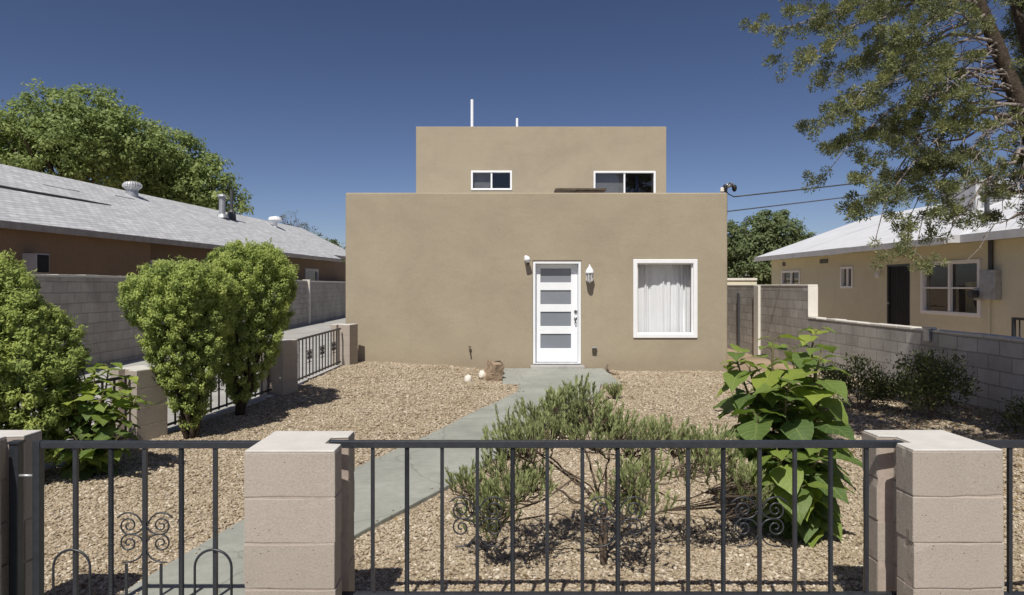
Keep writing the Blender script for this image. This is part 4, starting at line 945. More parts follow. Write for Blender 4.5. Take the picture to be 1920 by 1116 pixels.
# ================================================================== STONES AND SMALL THINGS IN THE YARD
def stone(name, label, cat, c, r, mat, seed, sq=(1, 1, 0.9), rough=0.12, grp=None, facet=False):
    bm = bmesh.new(); bmesh.ops.create_icosphere(bm, subdivisions=2 if facet else 3, radius=1.0)
    for v in bm.verts:
        n_ = v.co.normalized(); k = 1 + rough * mnoise.noise(n_ * 1.6 + Vector((seed, 0, 0))) * 1.6 + rough * 0.5 * mnoise.noise(n_ * 4 + Vector((0, seed, 0)))
        v.co = Vector((n_.x * sq[0], n_.y * sq[1], n_.z * sq[2])) * k * r
    me = bpy.data.meshes.new(name); bm.to_mesh(me); bm.free(); me.polygons.foreach_set('use_smooth', [not facet] * len(me.polygons)); me.materials.append(mat)
    o = bpy.data.objects.new(name, me); COL.objects.link(o); o.location = c; return tag(o, label, cat, grp)
stone('stone', 'white rounded stone standing alone on the gravel, left of the other', 'stone', (-0.56, 11.7, 0.07), 0.075, MAT['whitestone'], 3, (0.95, 0.95, 1.05), grp='white stones by the porch')
stone('stone', 'white rounded stone close against the brown rock', 'stone', (-0.32, 12.1, 0.09), 0.075, MAT['whitestone'], 8, (0.9, 0.9, 1.1), grp='white stones by the porch')
# the broken brown rock: chunky facets
bm = bmesh.new(); bmesh.ops.create_cube(bm, size=1.0); bmesh.ops.subdivide_edges(bm, edges=bm.edges[:], cuts=3, use_grid_fill=True)
for v in bm.verts:
    v.co += v.co.normalized() * 0.10 * mnoise.noise(v.co * 2.2 + Vector((4, 1, 0))) + mnoise.noise_vector(v.co * 3.5) * 0.05
    v.co.x *= 0.26 * (1 - 0.25 * v.co.z); v.co.y *= 0.28; v.co.z = v.co.z * 0.34 + 0.1 * v.co.x
me = bpy.data.meshes.new('rock'); bm.to_mesh(me); bm.free(); me.materials.append(MAT['rock'])
ro = bpy.data.objects.new('rock', me); COL.objects.link(ro); ro.location = (-0.11, 12.1, 0.15); ro.rotation_euler = (0.15, 0.22, 0.4); tag(ro, 'brown broken rock beside the porch slab', 'rock')
hs = MB(); hs.tube([(-0.28, 13.1, 0.06), (-0.15, 13.0, 0.22), (0.0, 12.95, 0.24), (0.06, 12.7, 0.2), (0.03, 12.4, 0.06)], 0.018, 8)
tag(hs.build('hose', MAT['black'], smooth=True), 'dark bent hose end looping over the brown rock', 'hose')
stub = MB(); stub.tube([(2.13, 13.1, 0.0), (2.10, 13.1, 0.10), (2.13, 13.12, 0.17)], [0.03, 0.024, 0.012], 8); stub.tube([(2.12, 13.1, 0.03), (2.2, 13.0, 0.0), (2.28, 12.8, 0.0)], [0.02, 0.018, 0.01], 6)
tag(stub.build('dry_stick', MAT['twig'], smooth=True), 'pale dry stick at the right corner of the porch slab', 'stick')

# ================================================================== PLANTS
def arborvitae(label, base, height, rad, lean, puffs, stems, grp, rmin=0.25, foot=0.0):
    """rad(t) envelope radius, lean(t) centre offset; dense lumpy sprays pointing up and out"""
    t = thing('arborvitae_shrub', label, 'shrub', base, 0, grp)
    b0 = Vector(base); tr = MB()
    for k in range(stems):
        a = 2 * math.pi * k / stems + random.uniform(-.3, .3); tt = random.uniform(0.6, 0.9)
        c = Vector(lean(tt)); e = b0 + c + Vector((math.cos(a), math.sin(a), 0)) * rad(tt) * 0.5 + Vector((0, 0, height * tt))
        s0 = b0 + Vector((math.cos(a) * 0.03, math.sin(a) * 0.03, -0.05)); pts = curve_pts(s0, e, 7, -0.03, 0.025)
        tr.tube(pts, [0.027 * (1 - i / 9) + 0.005 for i in range(8)], 7)
    tr.build('trunk', MAT['bark_dark'], t, smooth=True)
    P, D, Ls, Ws, Rn, NN, C = [], [], [], [], [], [], []
    k = 0; tries = 0
    while k < puffs and tries < puffs * 30:
        tries += 1; inner = k % 3 == 0
        tt = foot + (1 - foot) * random.random() ** 0.8; r = rad(tt); rr_ = r * (random.uniform(rmin, 0.72) if inner else random.uniform(0.85, 1.08))
        a = random.uniform(0, 2 * math.pi)
        bump = 1 + 0.34 * mnoise.noise(Vector((math.cos(a) * 1.7, math.sin(a) * 1.7, tt * 3.2 + base[0]))) + 0.18 * mnoise.noise(Vector((math.cos(a) * 4, math.sin(a) * 4, tt * 9 + base[1])))
        c = np.array(b0) + np.array(lean(tt)) + np.array([math.cos(a) * rr_ * bump, math.sin(a) * rr_ * bump, height * tt])
        pr = random.uniform(0.040, 0.066) * (0.8 if inner else 1)
        if any(abs(c[0] - q[0]) < 2 and (c[0] - q[0]) ** 2 + (c[1] - q[1]) ** 2 + ((c[2] - q[2]) * .62) ** 2 < (pr + q[3]) ** 2 * .62 for q in C): continue
        C.append((c[0], c[1], c[2], pr)); k += 1
        out = np.array([math.cos(a), math.sin(a), 0.0]) * (rr_ / max(r, .01)); n = 190 if not inner else 110
        ax = out * 0.42 + np.array([0, 0, 1.15 if tt < .85 else 1.6]) + rng.normal(size=3) * .25; ax /= np.linalg.norm(ax)
        u = unit(n); u = u + ax * 0.5; u /= np.linalg.norm(u, axis=1, keepdims=True); ln = pr * (rng.random((n, 1)) ** 0.4)
        up_ = np.clip(u @ ax, 0, 1)[:, None]; q = u * ln * (0.9 + 1.5 * up_ ** 1.5)
        P.append(c + q); D.append(u * .7 + ax * 1.0 + rng.normal(size=(n, 3)) * 0.3); NN.append(u + rng.normal(size=(n, 3)) * 0.3)
        Ls.append(rng.uniform(0.024, 0.050, n)); Ws.append(rng.uniform(0.011, 0.020, n)); tone = random.random() * 0.4
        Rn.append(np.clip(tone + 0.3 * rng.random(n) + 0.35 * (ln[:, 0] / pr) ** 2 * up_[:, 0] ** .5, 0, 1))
        if random.random() < .10 and not inner:   # stray leader shoot
            m_ = 36; sh = ax * .8 + rng.normal(size=3) * .3 + np.array([0, 0, .5]); sh /= np.linalg.norm(sh); tl = rng.random((m_, 1)); le = random.uniform(.09, .17)
            P.append(c + sh * tl * le + sh * pr * .8); D.append(sh + rng.normal(size=(m_, 3)) * .45); NN.append(unit(m_)); Ls.append(rng.uniform(.02, .036, m_)); Ws.append(rng.uniform(.008, .014, m_)); Rn.append(np.clip(.5 + .5 * rng.random(m_), 0, 1))
        if random.random() < .03:                 # dead brown tuft
            Rn[-1] = Rn[-1] * 0 + 0.0
    D_ = np.concatenate(D); N_ = np.concatenate(NN)
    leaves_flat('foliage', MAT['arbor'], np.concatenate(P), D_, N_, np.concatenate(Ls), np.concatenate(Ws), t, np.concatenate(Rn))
def prof(tab): return lambda t: interp(tab, t)
AG = 'lumpy arborvitae shrubs'
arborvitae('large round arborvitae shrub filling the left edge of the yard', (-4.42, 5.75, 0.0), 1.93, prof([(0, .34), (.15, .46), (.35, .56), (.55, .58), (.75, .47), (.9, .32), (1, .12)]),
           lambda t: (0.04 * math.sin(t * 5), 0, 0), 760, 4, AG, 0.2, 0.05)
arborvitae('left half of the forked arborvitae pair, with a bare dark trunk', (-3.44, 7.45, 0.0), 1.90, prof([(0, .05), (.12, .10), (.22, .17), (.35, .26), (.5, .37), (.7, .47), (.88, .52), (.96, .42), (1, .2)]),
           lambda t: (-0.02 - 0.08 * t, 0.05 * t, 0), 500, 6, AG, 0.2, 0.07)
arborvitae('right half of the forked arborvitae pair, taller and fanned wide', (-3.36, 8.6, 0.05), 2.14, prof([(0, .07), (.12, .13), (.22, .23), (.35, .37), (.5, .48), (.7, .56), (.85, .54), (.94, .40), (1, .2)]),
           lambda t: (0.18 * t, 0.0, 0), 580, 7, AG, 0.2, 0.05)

def heart_leaf(m, base, dirv, up, L, rnd, droop=0.35, fold=0.18, wid=0.88):
    d = Vector(dirv).normalized(); s = d.cross(Vector(up)).normalized(); n = s.cross(d).normalized()
    prof_ = [(0.0, 0.18), (0.05, 0.42), (0.18, 0.55), (0.36, 0.53), (0.55, 0.43), (0.75, 0.25), (0.90, 0.09), (1.0, 0.0)]
    rows = []
    for t, w_ in prof_:
        row = []
        for k in (-1, -0.5, 0, 0.5, 1):
            m.la.append((k, t))
            back = -0.10 if (t < 0.04 and k != 0) else 0.0
            p = Vector(base) + d * (t + back) * L + s * (k * w_ * wid * L) + n * (abs(k) * w_ * fold * L - droop * L * t * t + 0.03 * L * math.sin(t * 14 + k * 3))
            row.append(p)
        rows.append(row)
    b = len(m.v); 
    for row in rows: m.v += [tuple(p) for p in row]
    for i in range(len(rows) - 1):
        for j in range(4): m.face([b + i * 5 + j, b + i * 5 + j + 1, b + (i + 1) * 5 + j + 1, b + (i + 1) * 5 + j], rnd)
def leafy_plant(label, base, stems, Lr, name='leafy_plant', spacing=0.085):
    t = thing(name, label, 'plant', base); st = MB(); lf = MB(); lf.la = []; b0 = Vector(base)
    for e, young in stems:
        e = Vector(e); pts = curve_pts(b0 + Vector((random.uniform(-.05, .05), random.uniform(-.05, .05), -0.03)), e, 9, 0.02, 0.02); ln = (e - b0).length
        st.tube(pts, [0.013 * (1 - 0.8 * i / 9) + 0.003 for i in range(10)], 6)
        n = max(4, int(ln / spacing)); ph = random.uniform(0, 3)
        for k in range(n + 1):
            tt = 0.16 + 0.84 * k / n; i = min(8, int(tt * 9)); p = pts[i].lerp(pts[i + 1], tt * 9 - i)
            for sgn in (0, 1):
                a = ph + k * 1.57 + sgn * math.pi + random.uniform(-.4, .4); el = random.uniform(-0.25, 0.2) + (0.35 if tt > 0.85 else -0.12)
                d = Vector((math.cos(a), math.sin(a), el)); pet = random.uniform(0.04, 0.10) * (1.1 - 0.4 * tt); q = p + d.normalized() * pet + Vector((0, 0, 0.015))
                st.tube([p, p.lerp(q, .5) + Vector((0, 0, .01)), q], 0.0032, 5, False)
                L_ = random.uniform(*Lr) * random.choice((.62, .85, 1, 1, 1.08)) * (0.62 if tt > 0.93 else 1.0)
                hd = Vector((d.x, d.y, random.uniform(-0.6, 0.08) + (0.2 if tt > 0.85 else 0)))
                heart_leaf(lf, q, hd, (random.uniform(-.3, .3), random.uniform(-.3, .3), 1), L_, min(1, max(0, random.gauss(0.36 + (young if tt > 0.75 else 0.0), 0.20))), random.uniform(0.08, 0.38), random.uniform(0.04, 0.26))
    st.build('stem', MAT['stem'], t, smooth=True); lo = lf.build('foliage', MAT['bigleaf'], t, smooth=True, recalc=False)
    for q, nm in enumerate(('lu', 'lv')):
        at_ = lo.data.attributes.new(nm, 'FLOAT', 'POINT'); at_.data.foreach_set('value', np.array([u[q] for u in lf.la], dtype=np.float32))
    return t
EB = Vector((2.06, 4.62, 0.0))
leafy_plant('tall plant with big bright heart shaped leaves right of the needle bush', EB,
            [(at(1450, 640, 4.5), .38), (at(1530, 622, 4.7), .42), (at(1405, 690, 4.55), .30), (at(1540, 660, 4.35), .3), (at(1490, 655, 5.0), .3),
             (at(1400, 740, 4.9), .1), (at(1540, 745, 4.9), .05), (at(1420, 780, 4.3), .05), (at(1535, 850, 4.2), .12), (at(1500, 915, 4.15), .3), (at(1460, 850, 4.1), .1), (at(1380, 670, 4.6), .34), (at(1480, 720, 4.3), .15), (at(1440, 760, 4.6), .1)], (0.16, 0.255))
leafy_plant('smaller bright leaved plant in front of the low beige side pillar', (-3.72, 6.05, 0),
            [((-3.52, 6.0, 0.98), .4), ((-3.80, 6.1, 1.02), .45), ((-3.36, 6.05, 0.86), .4), ((-3.75, 5.9, 0.62), .2), ((-3.42, 5.85, 0.55), .2), ((-3.9, 5.85, 0.85), .4), ((-3.3, 5.8, 0.42), .1), ((-3.62, 5.7, 0.40), .1), ((-3.62, 5.95, 0.95), .45), ((-3.45, 5.8, 0.78), .4), ((-3.7, 5.75, 0.8), .35), ((-3.25, 5.95, 0.7), .35)], (0.12, 0.19), spacing=0.07)

def needle_bush():
    base = Vector((0.625, 3.98, 0)); t = thing('needle_bush', 'open shrub of upright green needles in the middle of the yard', 'shrub', base)
    tr = MB(); P, D, Ls, Rn = [], [], [], []
    cl = [(1080, 730, 4.15, 1.0), (1050, 752, 4.05, 1.0), (1108, 760, 4.0, .9), (1010, 775, 4.1, 1.0), (970, 798, 4.0, .9), (950, 828, 4.15, .9), (985, 815, 3.8, .9), (1035, 795, 3.9, .9), (1075, 790, 4.25, .9),
          (1135, 775, 4.1, .9), (1160, 800, 3.95, .9), (1185, 822, 4.1, .7), (1115, 812, 3.8, .7), (1235, 800, 4.1, .9), (1270, 815, 4.2, .9), (1315, 822, 4.05, .8), (1350, 828, 4.2, .8), (1290, 865, 4.1, .6), (1330, 855, 3.9, .5),
          (945, 865, 3.9, .7), (880, 895, 3.9, .8), (885, 935, 4.05, .7), (925, 925, 3.75, 1.0), (965, 905, 3.7, .9), (1000, 890, 3.85, .7), (915, 965, 3.85, .8), (1185, 890, 3.7, .9), (1205, 925, 3.75, .7), (1165, 945, 3.7, .5), (1215, 868, 3.9, .7),
          (1395, 885, 4.1, .8), (1405, 915, 4.2, .6), (1375, 870, 4.3, .6)]
    nodes = []; forks = [at(1130, 948, 3.98), at(1124, 935, 4.02), at(1138, 940, 3.95), at(1128, 965, 3.96)]
    for f_ in forks: tr.tube(curve_pts(base + Vector((random.uniform(-.015, .015), random.uniform(-.015, .015), -0.04)), f_, 5, 0, 0.03), [0.017, 0.015, 0.0135, 0.012, 0.011, 0.010], 7)
    main = [(0, [(1085, 905, 4.0), (1045, 868, 4.03), (985, 835, 4.06)]), (1, [(1112, 890, 4.06), (1098, 845, 4.1), (1082, 775, 4.14)]), (2, [(1136, 895, 3.98), (1142, 850, 4.02), (1152, 805, 4.05)]),
            (2, [(1170, 922, 4.0), (1225, 900, 4.05), (1290, 868, 4.1), (1375, 868, 4.15)]), (3, [(1090, 945, 3.92), (1020, 905, 3.86), (955, 912, 3.82), (920, 935, 3.8)]), (3, [(1150, 948, 3.86), (1178, 915, 3.78), (1200, 885, 3.74)]),
            (0, [(1065, 892, 4.15), (1010, 850, 4.22), (960, 822, 4.2)]), (2, [(1165, 900, 4.15), (1205, 850, 4.2), (1245, 812, 4.2)])]
    for k, pl in main:
        ps = [forks[k]] + [at(*q) for q in pl]; fine = []
        for u, v in zip(ps, ps[1:]): fine += curve_pts(u, v, 4, -.02, .05)[:-1]
        fine.append(ps[-1]); m_ = len(fine) - 1; tr.tube(fine, [0.0095 * (1 - .62 * i / m_) for i in range(m_ + 1)], 6); nodes += [(fine[i], 0.0085 * (1 - .6 * i / m_)) for i in range(3, m_ + 1)]
    items = sorted([(at(px, py + 14, Y), k) for px, py, Y, k in cl], key=lambda it: (it[0] - forks[1]).length)
    for c, k in items:
        e = c - Vector((0, 0, 0.05)); root_d = (e - forks[1]).length
        cand = [(q, r) for q, r in nodes if (q - forks[1]).length < root_d * 0.85 and q.z < e.z + 0.03] or nodes[:6]
        st, r0 = min(cand, key=lambda it: (it[0] - e).length + 0.45 * (it[0] - forks[1]).length + random.uniform(0, .06))
        bp = curve_pts(st, e, 6, random.uniform(-0.08, 0.03), 0.05); r0 = max(0.0042, r0 * 0.82)
        tr.tube(bp, [r0 * (1 - .75 * i / 6) + 0.001 for i in range(7)], 6); nodes += [(bp[i], r0 * (1 - .6 * i / 6)) for i in (2, 3, 4, 5)]
        for s in range(int(46 * k)):
            o = Vector((random.gauss(0, .062), random.gauss(0, .062), random.gauss(0, .034))); sb = c + o - Vector((0, 0, 0.02)); j = random.choice((4, 5, 5, 6))
            d = Vector((o.x * 3.0 + random.uniform(-.25, .25), o.y * 3.0 + random.uniform(-.25, .25), 1.0)).normalized(); ln = random.uniform(0.045, 0.105); tip = sb + d * ln
            tr.tube([bp[j], bp[j].lerp(sb, .6) - Vector((0, 0, .012)), sb, tip], [0.0030, 0.0026, 0.002, 0.001], 4, False)
            n = 25; tt = rng.random(n) ** .8; base_p = np.array(sb) + np.outer(tt, np.array(d) * ln); P.append(base_p)
            rd = unit(n); rd -= np.outer(rd @ np.array(d), np.array(d)); D.append(np.array(d) * 1.15 + rd * 0.55); Ls.append(rng.uniform(0.024, 0.045, n)); tone = random.random() * .35
            Rn.append(np.clip(tone + 0.5 * rng.random(n) + 0.12 * tt, 0, 1))
    for k in range(9):   # bare dead twigs
        f_ = random.choice(forks); e = f_ + Vector((random.uniform(-.5, .6), random.uniform(-.3, .3), random.uniform(0, .35))); tr.tube(curve_pts(f_, e, 5, 0.03, 0.06), [0.006, 0.005, 0.004, 0.003, 0.002, 0.001], 5)
    tr.build('trunk', MAT['bark'], t, smooth=True)
    leaves_np('foliage', MAT['needle'], np.concatenate(P), np.concatenate(D), np.concatenate(Ls), 0.0066, t, np.concatenate(Rn), 0.05)
needle_bush()
def tuft(name, label, base, h, r, n, mat, w=0.006):
    t = thing(name, label, 'plant', base); st = MB(); P, D, Ls = [], [], []
    for k in range(n):
        a = random.uniform(0, 6.28); e = Vector(base) + Vector((math.cos(a), math.sin(a), 0)) * r * math.sqrt(random.random()) + Vector((0, 0, h * random.uniform(.6, 1)))
        st.tube([base, Vector(base).lerp(e, .5) + Vector((0, 0, .02)), e], [0.004, 0.003, 0.001], 4, False)
        q = 26; tt = rng.uniform(.25, 1, q); d = np.array((e - Vector(base)).normalized()); P.append(np.array(base) + np.outer(tt, np.array(e - Vector(base)))); D.append(d + unit(q) * .8); Ls.append(rng.uniform(.02, .045, q))
    st.build('stem', MAT['twig'], t); leaves_np('foliage', mat, np.concatenate(P), np.concatenate(D), np.concatenate(Ls), w, t)
tuft('grass_tuft', 'small green tuft at the edge of the path behind the needle bush', (1.73, 10.1, 0.0), 0.26, 0.16, 46, MAT['needle'], 0.012)

def round_shrub(label, base, blobs, n, mat, leaf=(0.03, 0.055), grp=None, stems=9):
    t = thing('leafy_shrub', label, 'shrub', base, 0, grp); st = MB(); P, D, Ls = [], [], []
    for k in range(stems):
        bx = random.choice(blobs); e = Vector(base) + Vector(bx[0]) + Vector((random.uniform(-1, 1) * bx[1] * .6, random.uniform(-1, 1) * bx[1] * .6, random.uniform(-.2, .5) * bx[2]))
        st.tube(curve_pts(base, e, 5, 0.02, 0.04), [0.014, 0.011, 0.009, 0.006, 0.004, 0.002], 5)
    for c, rh, rv in blobs:
        m_ = int(n / len(blobs)); cc = unit(60) * (rng.random((60, 1)) ** .4) * np.array([rh, rh, rv]); pick = rng.integers(0, 60, m_)
        q = cc[pick] + rng.normal(size=(m_, 3)) * 0.05; P.append(np.array(base) + np.array(c) + q); D.append(q / rh * .6 + np.array([0, 0, .5]) + rng.normal(size=(m_, 3)) * .5); Ls.append(rng.uniform(*leaf, m_))
    st.build('trunk', MAT['twig'], t); L_ = np.concatenate(Ls); leaves_np('foliage', mat, np.concatenate(P), np.concatenate(D), L_, L_ * .45, t, None, 0.1)
RS = 'shaded shrubs along the right wall'
round_shrub('shaded loose shrub at the wall, left of the other, close behind the big leaves', (4.95, 9.2, 0), [((0, 0, .45), .32, .26), ((-.28, .1, .35), .24, .2), ((.3, -.1, .32), .26, .22)], 4200, MAT['shrub'], grp=RS)
round_shrub('shaded taller round shrub at the wall under the pine', (5.55, 8.6, 0), [((0, 0, .62), .38, .26), ((.2, .1, .42), .36, .25), ((-.2, -.1, .42), .3, .25)], 5200, MAT['shrub'], grp=RS)
round_shrub('low dark shrub at the foot of the wall behind the right pillar', (6.1, 7.6, 0), [((0, 0, .22), .34, .2)], 1500, MAT['shrub'], grp=RS, stems=5)

# fallen leaves under the pine
n = 2600; lx_ = rng.uniform(3.6, 6.5, n); ly_ = rng.uniform(4.3, 10.8, n); lz_ = np.array([gz(a, b) + 0.018 for a, b in zip(lx_, ly_)])
m_ = 420; qx = rng.uniform(-3.2, 6.0, m_); qy = rng.uniform(3.6, 13.2, m_); keep = np.array([not in_path(a, b, .0) for a, b in zip(qx, qy)]); qx, qy = qx[keep], qy[keep]
lx_ = np.concatenate([lx_, qx]); ly_ = np.concatenate([ly_, qy]); lz_ = np.concatenate([lz_, np.array([gz(a, b) + 0.016 for a, b in zip(qx, qy)])]); n = len(lx_)
lit = leaves_np('leaf_litter', MAT['litter'], np.stack([lx_, ly_, lz_], 1), np.stack([rng.normal(size=n), rng.normal(size=n), rng.normal(size=n) * .18], 1), rng.uniform(.03, .06, n), rng.uniform(.015, .03, n), None)
tag(lit, 'dry fallen leaves scattered on the gravel, most of them under the pine', 'leaves', kind='stuff')

# ------------------------------------------------------------------ pine on the right
def pine():
    base = Vector((5.95, 6.45, -0.05)); t = thing('pine_tree', 'old leaning pine with drooping olive needled branches at upper right', 'tree', base)
    tk = [base, Vector((5.75, 6.45, 1.2)), Vector((5.45, 6.5, 2.5)), at(1916, 206, 6.5), at(1869, 86, 6.5), at(1835, 5, 6.5), Vector((4.60, 6.45, 5.3)), Vector((4.65, 6.3, 6.1))]
    tr = MB(); tr.tube(tk, [0.20, 0.15, 0.105, 0.075, 0.062, 0.055, 0.045, 0.03], 12)
    tk2 = [Vector((5.45, 6.5, 2.5)), at(1935, 120, 6.6), at(1900, 0, 6.7), Vector((5.3, 6.6, 5.6))]; tr.tube(tk2, [0.07, 0.05, 0.04, 0.02], 10)
    br = MB(); P, D, Ls, Rn = [], [], [], []
    def tuft_at(p, axis, k=1.0, n=30):
        n = int(72 * k); ax = np.array(axis) * .6 + np.array([0, 0, .5]); u = unit(n) + ax * .35; rr_ = 0.043 * k
        P.append(np.array(p) + u * (rng.random((n, 1)) ** .5) * rr_); D.append(u + ax * 0.5); Ls.append(rng.uniform(0.020, 0.040, n)); tone = random.random() * .55
        Rn.append(np.clip(tone + .45 * rng.random(n), 0, 1))
    def branch(a, b, lift, r0, depth, dens, bare=0.25):
        a = Vector(a); b = Vector(b); ln = (b - a).length; n = 8; pts = curve_pts(a, b, n, lift * random.uniform(.6, 1.5), 0.045 if depth == 0 else 0.05)
        br.tube(pts, [r0 * (1 - .85 * i / n) for i in range(n + 1)], 6 if depth == 0 else 4, False)
        if depth >= 2:
            d = (pts[-1] - pts[-3]).normalized(); tuft_at(b, d, random.uniform(.8, 1.25) * dens)
            for _ in range(2 if random.random() < .5 else 1):
                i = random.choice((5, 6, 7)); tuft_at(pts[i] + Vector((random.uniform(-.03, .03), random.uniform(-.03, .03), .02)), d, random.uniform(.6, 1.0) * dens)
            return
        step = 0.17 if depth == 0 else 0.115; m_ = max(3, int(ln / step))
        for k in range(m_):
            tt = (bare if random.random() > .35 else 0.1) + 0; tt = tt + (1 - tt) * (k + random.random()) / m_; i = min(n - 1, int(tt * n)); p = pts[i].lerp(pts[i + 1], tt * n - i); d = (pts[i + 1] - pts[i]).normalized()
            side = d.cross(Vector((0, 0, 1))).normalized() * (1 if k % 2 else -1); L2 = (0.46 * min(1, ln / 2.2) * (1.15 - .65 * tt) if depth == 0 else 0.20 * (1.15 - .5 * tt)) * random.uniform(.6, 1.2)
            e = p + (d * .75 + side * random.uniform(.3, .95) + Vector((0, 0, random.uniform(-.45, .45)))).normalized() * L2
            dens2 = dens * (1.0 if tt > bare else random.choice((0.3, 0.6)))
            branch(p, e, random.uniform(-.05, .05), r0 * (.38 if depth == 0 else .45) * (1.1 - .6 * tt), depth + 1, dens2, 0.15)
        d = (pts[-1] - pts[-2]).normalized(); tuft_at(b, d, 1.0)
    T = lambda k, f: tk[k].lerp(tk[k + 1], f)
    limbs = [  # start, target (visible limbs reaching left), lift, dens, bare
        (T(5, .3), at(1455, 55, 6.2), .03, 1, .25), (T(5, .1), at(1500, 100, 6.0), .05, 1, .25), (T(4, .9), at(1520, 15, 6.6), .03, 1, .2), (T(5, .6), at(1490, -30, 6.3), .02, 1, .2),
        (T(4, .6), at(1545, 150, 6.4), .06, 1, .28), (T(4, .4), at(1600, 120, 7.1), .05, 1, .25), (T(4, .1), at(1540, 240, 6.1), .08, 1, .35), (T(3, .9), at(1600, 195, 5.8), .08, 1, .35),
        (T(3, .7), at(1640, 255, 7.0), .08, 1, .3), (T(3, .3), at(1552, 322, 6.3), .12, 1, .4), (T(3, .1), at(1625, 330, 6.0), .12, 1, .4), (T(2, .9), at(1680, 345, 6.6), .14, .9, .45),
        (T(2, .95), at(1610, 392, 6.2), .17, 1, .45), (T(2, .8), at(1640, 455, 5.9), .20, 1, .5), (T(2, .7), at(1700, 420, 6.4), .20, .9, .5), (T(2, .75), at(1715, 478, 6.1), .22, .9, .55), (T(2, .6), at(1775, 445, 6.2), .2, .55, .6),
        (T(3, .5), at(1720, 180, 5.7), .06, .8, .35), (T(4, .5), at(1700, 60, 5.6), .04, .9, .3), (T(5, .5), at(1680, -40, 5.9), .03, 1, .2), (T(5, .8), at(1600, -80, 6.8), .03, 1, .2), (T(3, .2), at(1760, 290, 6.9), .1, .5, .45), (T(2, .9), at(1810, 340, 5.9), .1, .4, .5), (T(2, .6), at(1830, 400, 6.7), .12, .35, .55)]
    for a, b, l, dn, ba in limbs: branch(a, b, l, random.uniform(.014, .022), 0, dn, ba)
    # limbs away from the camera's view: right, back, towards the street and up; they shade the wall
    for k in range(20):
        a = random.uniform(-1.9, 1.9) if k % 3 else random.uniform(1.2, 3.6); s0 = T(random.choice((5, 6)), random.random()) if k < 8 else tk2[random.choice((0, 2, 3))]
        e = s0 + Vector((math.cos(a) * random.uniform(1.1, 2.0), math.sin(a) * random.uniform(.7, 1.3), random.uniform(-.2, .5)))
        if e.x < 4.3: e.x = 4.4 + random.random()
        branch(s0, e, .04, .03, 0, 1.25, .15)
    for k in range(26):
        e = Vector((random.uniform(5.9, 7.3), random.uniform(5.6, 8.3), random.uniform(3.0, 5.3))); e.x = max(e.x, .80 * e.y)
        branch(T(1, random.random()) if k % 2 else tk2[random.choice((0, 3))], e, .05, .03, 0, 1.6, .3)
    for e in ((5.2, 4.3, 3.6), (4.7, 4.6, 4.2), (5.8, 4.6, 3.4), (6.6, 5.2, 3.2), (7.2, 6.0, 3.3), (6.9, 7.2, 3.0)): branch(T(1, random.uniform(.3, 1)), e, .06, .035, 0, 1.2, .25)
    for k in range(34):
        s0 = T(random.choice((2, 3, 3, 4)), random.random()); e = s0 + Vector((random.uniform(-1.3, -.25), random.uniform(-.6, .6), random.uniform(-.75, .15)))
        pts = curve_pts(s0, e, 9, random.uniform(.05, .16), .03); br.tube(pts, [.012 * (1 - .85 * i / 9) for i in range(10)], 5, False)
        for i in (4, 5, 6, 7, 8):
            f_ = pts[i] + Vector((random.uniform(-.2, .08), random.uniform(-.15, .15), random.uniform(-.22, .1))); br.tube(curve_pts(pts[i], f_, 4, .05, .06), [.0045, .004, .003, .002, .001], 4, False)
            if random.random() < .25: tuft_at(f_, (0, 0, 1), .7)
    tr.build('trunk', MAT['bark_dark'], t, smooth=True); br.build('branches', MAT['bark_pine'], t, smooth=True, recalc=False)
    leaves_np('crown', MAT['pine'], np.concatenate(P), np.concatenate(D), np.concatenate(Ls), 0.0100, t, np.concatenate(Rn), 0.05)
pine()

